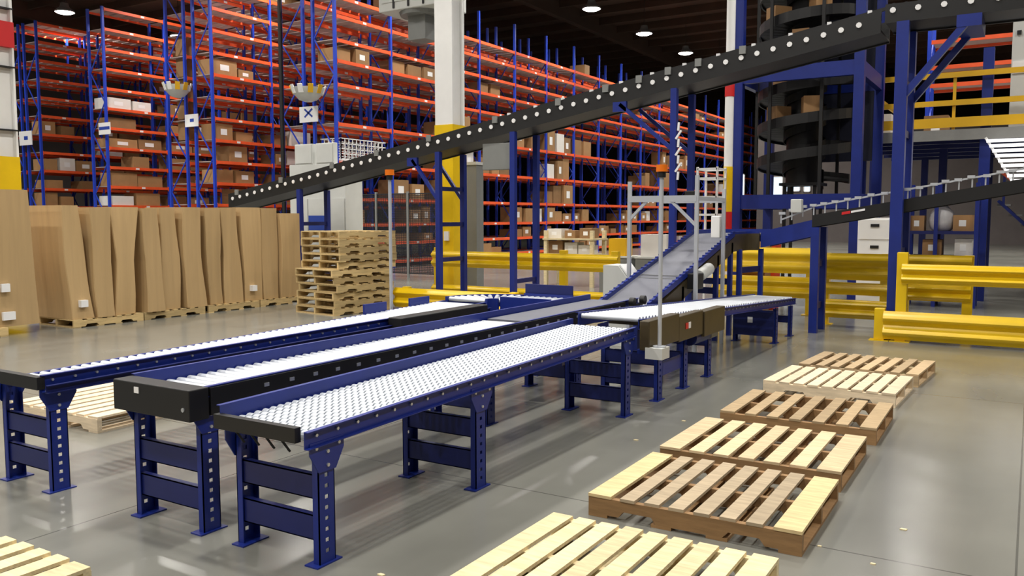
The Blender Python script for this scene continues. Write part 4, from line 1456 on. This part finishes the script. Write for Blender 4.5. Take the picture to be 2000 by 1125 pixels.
def right_back():
    # shelving with cartons and bags behind the barriers
    y = 18.4
    x0 = x_at(1772, y)
    x1 = x_at(1905, y)
    r = thing('steel_shelving', 'blue steel shelving with cartons and bags behind the right barriers', 'shelving', (x0, y, 0))
    for x in (x0, (x0 + x1) / 2 - 0.1, x1):
        for yy in (y, y + 0.6):
            MB().cbox(x, yy, 1.2, 0.07, 0.07, 2.4).build('upright', BLUE, r)
    for z in (0.25, 1.0, 1.48, 2.15):
        MB().box(x0, x1, y - 0.03, y + 0.63, z - 0.06, z).build('shelf', BLUE_D, r)
    W = x1 - x0
    for u, w, h, z, m, lab in ((0.12, 0.26, 0.30, 1.48, CARTON, 'brown carton on the upper shelf, left, of the blue steel shelving'), (0.80, 0.34, 0.31, 1.48, CARTON, 'brown carton on the upper shelf, right, of the blue steel shelving'),
                               (0.36, 0.34, 0.31, 1.0, CARTON, 'brown carton on the lower shelf of the blue steel shelving'), (0.82, 0.30, 0.33, 1.0, WCARTON, 'white carton on the lower shelf of the blue steel shelving')):
        carton(x0 + W * u, y + 0.3, z, w, 0.4, h, lab, None, m, True, 'y')
    bx = x0 + W * 0.48
    bg = MB().lathe([(0.15, 0), (0.21, 0.05), (0.24, 0.20), (0.20, 0.37), (0.10, 0.48), (0.04, 0.53)], (bx, y + 0.3, 1.48), 14).build('plastic_bag', PLASTIC, None, smooth=True)
    tag(bg, 'bulging white plastic bag on the upper shelf of the blue steel shelving', 'bag')
    # white drawer cabinet
    y = 16.2
    x0, x1 = x_at(1674, y), x_at(1742, y)
    c = thing('drawer_cabinet', 'white drawer cabinet behind the yellow barrier left of the tall blue post', 'cabinet', (x0, y, 0))
    MB().box(x0, x1, y, y + 0.6, 0, 1.74).build('body', WHITE, c)
    for z0, z1 in ((0.1, 0.5), (0.53, 0.93), (0.96, 1.32), (1.36, 1.70)):
        d = MB().box(x0 + 0.02, x1 - 0.02, y - 0.03, y - 0.002, z0, z1).build('drawer', WHITE, c)
        MB().box(x0 + 0.22, x0 + 0.36, y - 0.05, y - 0.03, z1 - 0.12, z1 - 0.07).build('handle', BLACK, d)
    # red-orange bin and cartons behind the curve
    y = 18.6
    for px, w, h, m, nm, lab, cat in ((1497, 0.40, 1.44, mat('red_orange_plastic', srgb(222, 70, 34), 0.5, 0, 0.1, 2), 'bin', 'red orange bin behind the belt curve above the yellow barrier', 'bin'),
                                      (1477, 0.42, 1.36, CARTON, 'carton_stack', 'brown carton column behind the belt curve', 'box')):
        x = x_at(px, y - (2.2 if nm == 'bin' else 2.6))
        yy = y - (2.2 if nm == 'bin' else 2.6)
        o = MB().extrude([(-w / 2, 0), (w / 2, 0), (w / 2 + 0.03, h), (-w / 2 - 0.03, h)], (0, yy - w / 2, 0), (0, yy + w / 2, 0), (1, 0, 0), (0, 0, 1)).build('waste_bin' if nm == 'bin' else 'tall_carton', m)
        o.location = (x, 0, 0)
        tag(o, lab, cat)
    # blue stair with orange handrail under the mezzanine, far right
    ya, xa, xb = 21.2, x_at(1945, 21.2), x_at(2030, 21.2)
    s = thing('stair', 'blue steel stair with orange handrail at the right edge', 'stairs', (xb, ya, 0))
    for yy in (ya, ya + 0.9):
        MB().bar((xb + 1.2, yy, 0.1), (xa, yy, 2.1), 0.06, 0.24, (0, 1, 0)).build('stringer', BLUE, s)
    for k in range(9):
        t = (k + 0.5) / 9
        x = xb + 1.2 + (xa - xb - 1.2) * t
        MB().box(x - 0.13, x + 0.13, ya + 0.03, ya + 0.87, 0.1 + 2.0 * t, 0.14 + 2.0 * t).build('tread', GALV, s)
    MB().bar((xb + 1.2, ya, 0.9), (xa, ya, 2.75), 0.06, 0.06, (0, 1, 0)).build('handrail', ORANGE, s)
    for t in (0.05, 0.5, 0.95):
        x = xb + 1.2 + (xa - xb - 1.2) * t
        MB().bar((x, ya, 0.1 + 2.0 * t), (x, ya, 0.9 + 1.85 * t), 0.05, 0.05, (0, 1, 0)).build('rail_post', BLUE, s)


def scraps():
    m = mat('wood_chip_pale', srgb(226, 210, 170), 0.8)
    pts = [(-2.62, 3.02), (-2.66, 3.10), (-2.55, 3.06), (-2.46, 3.10), (-2.36, 3.05), (-2.2, 3.08), (-2.3, 3.2), (-0.9, 4.6), (-0.62, 4.5), (-0.55, 5.1), (-2.5, 6.9), (-2.6, 6.1)]
    for x, y in pts:
        s = random.uniform(0.010, 0.02)
        o = MB().extrude([(-s, -s * 0.5), (s * 0.8, -s * 0.6), (s, s * 0.4), (-s * 0.6, s * 0.5)], (x, y, 0.0), (x, y, 0.006), (1, 0, 0), (0, 1, 0)).build('wood_chip', m)
        tag(o, 'tiny pale wood chip on the concrete floor near the pallets', 'wood chip', 'wood chips on the floor')


# ------------------------------------------------------------------ go
make_camera()
building()
lamps()
columns()
racks()
rack_ends()
pallets()
cardboard()
conveyor_a()
conveyor_b()
conveyor_c()
curve_and_transfer()
conveyor_d()
incline()
curve_belt()
conveyor_v()
conveyor_u()
conveyor_w()
gantry()
white_frame()
beacons()
guards()
back_left()
spiral_tower()
mezzanine()
right_back()
scraps()

w = bpy.data.worlds.new('world')
SC.world = w
w.use_nodes = True
w.node_tree.nodes['Background'].inputs['Color'].default_value = (0.05, 0.05, 0.055, 1)
w.node_tree.nodes['Background'].inputs['Strength'].default_value = 0.2

SC.view_settings.view_transform = 'Standard'
SC.view_settings.look = 'None'
SC.view_settings.exposure = -0.66
SC.view_settings.gamma = 1.0
SC.view_settings.use_curve_mapping = False
print('cartons', N_CARTON[0], 'objects', len(bpy.data.objects))
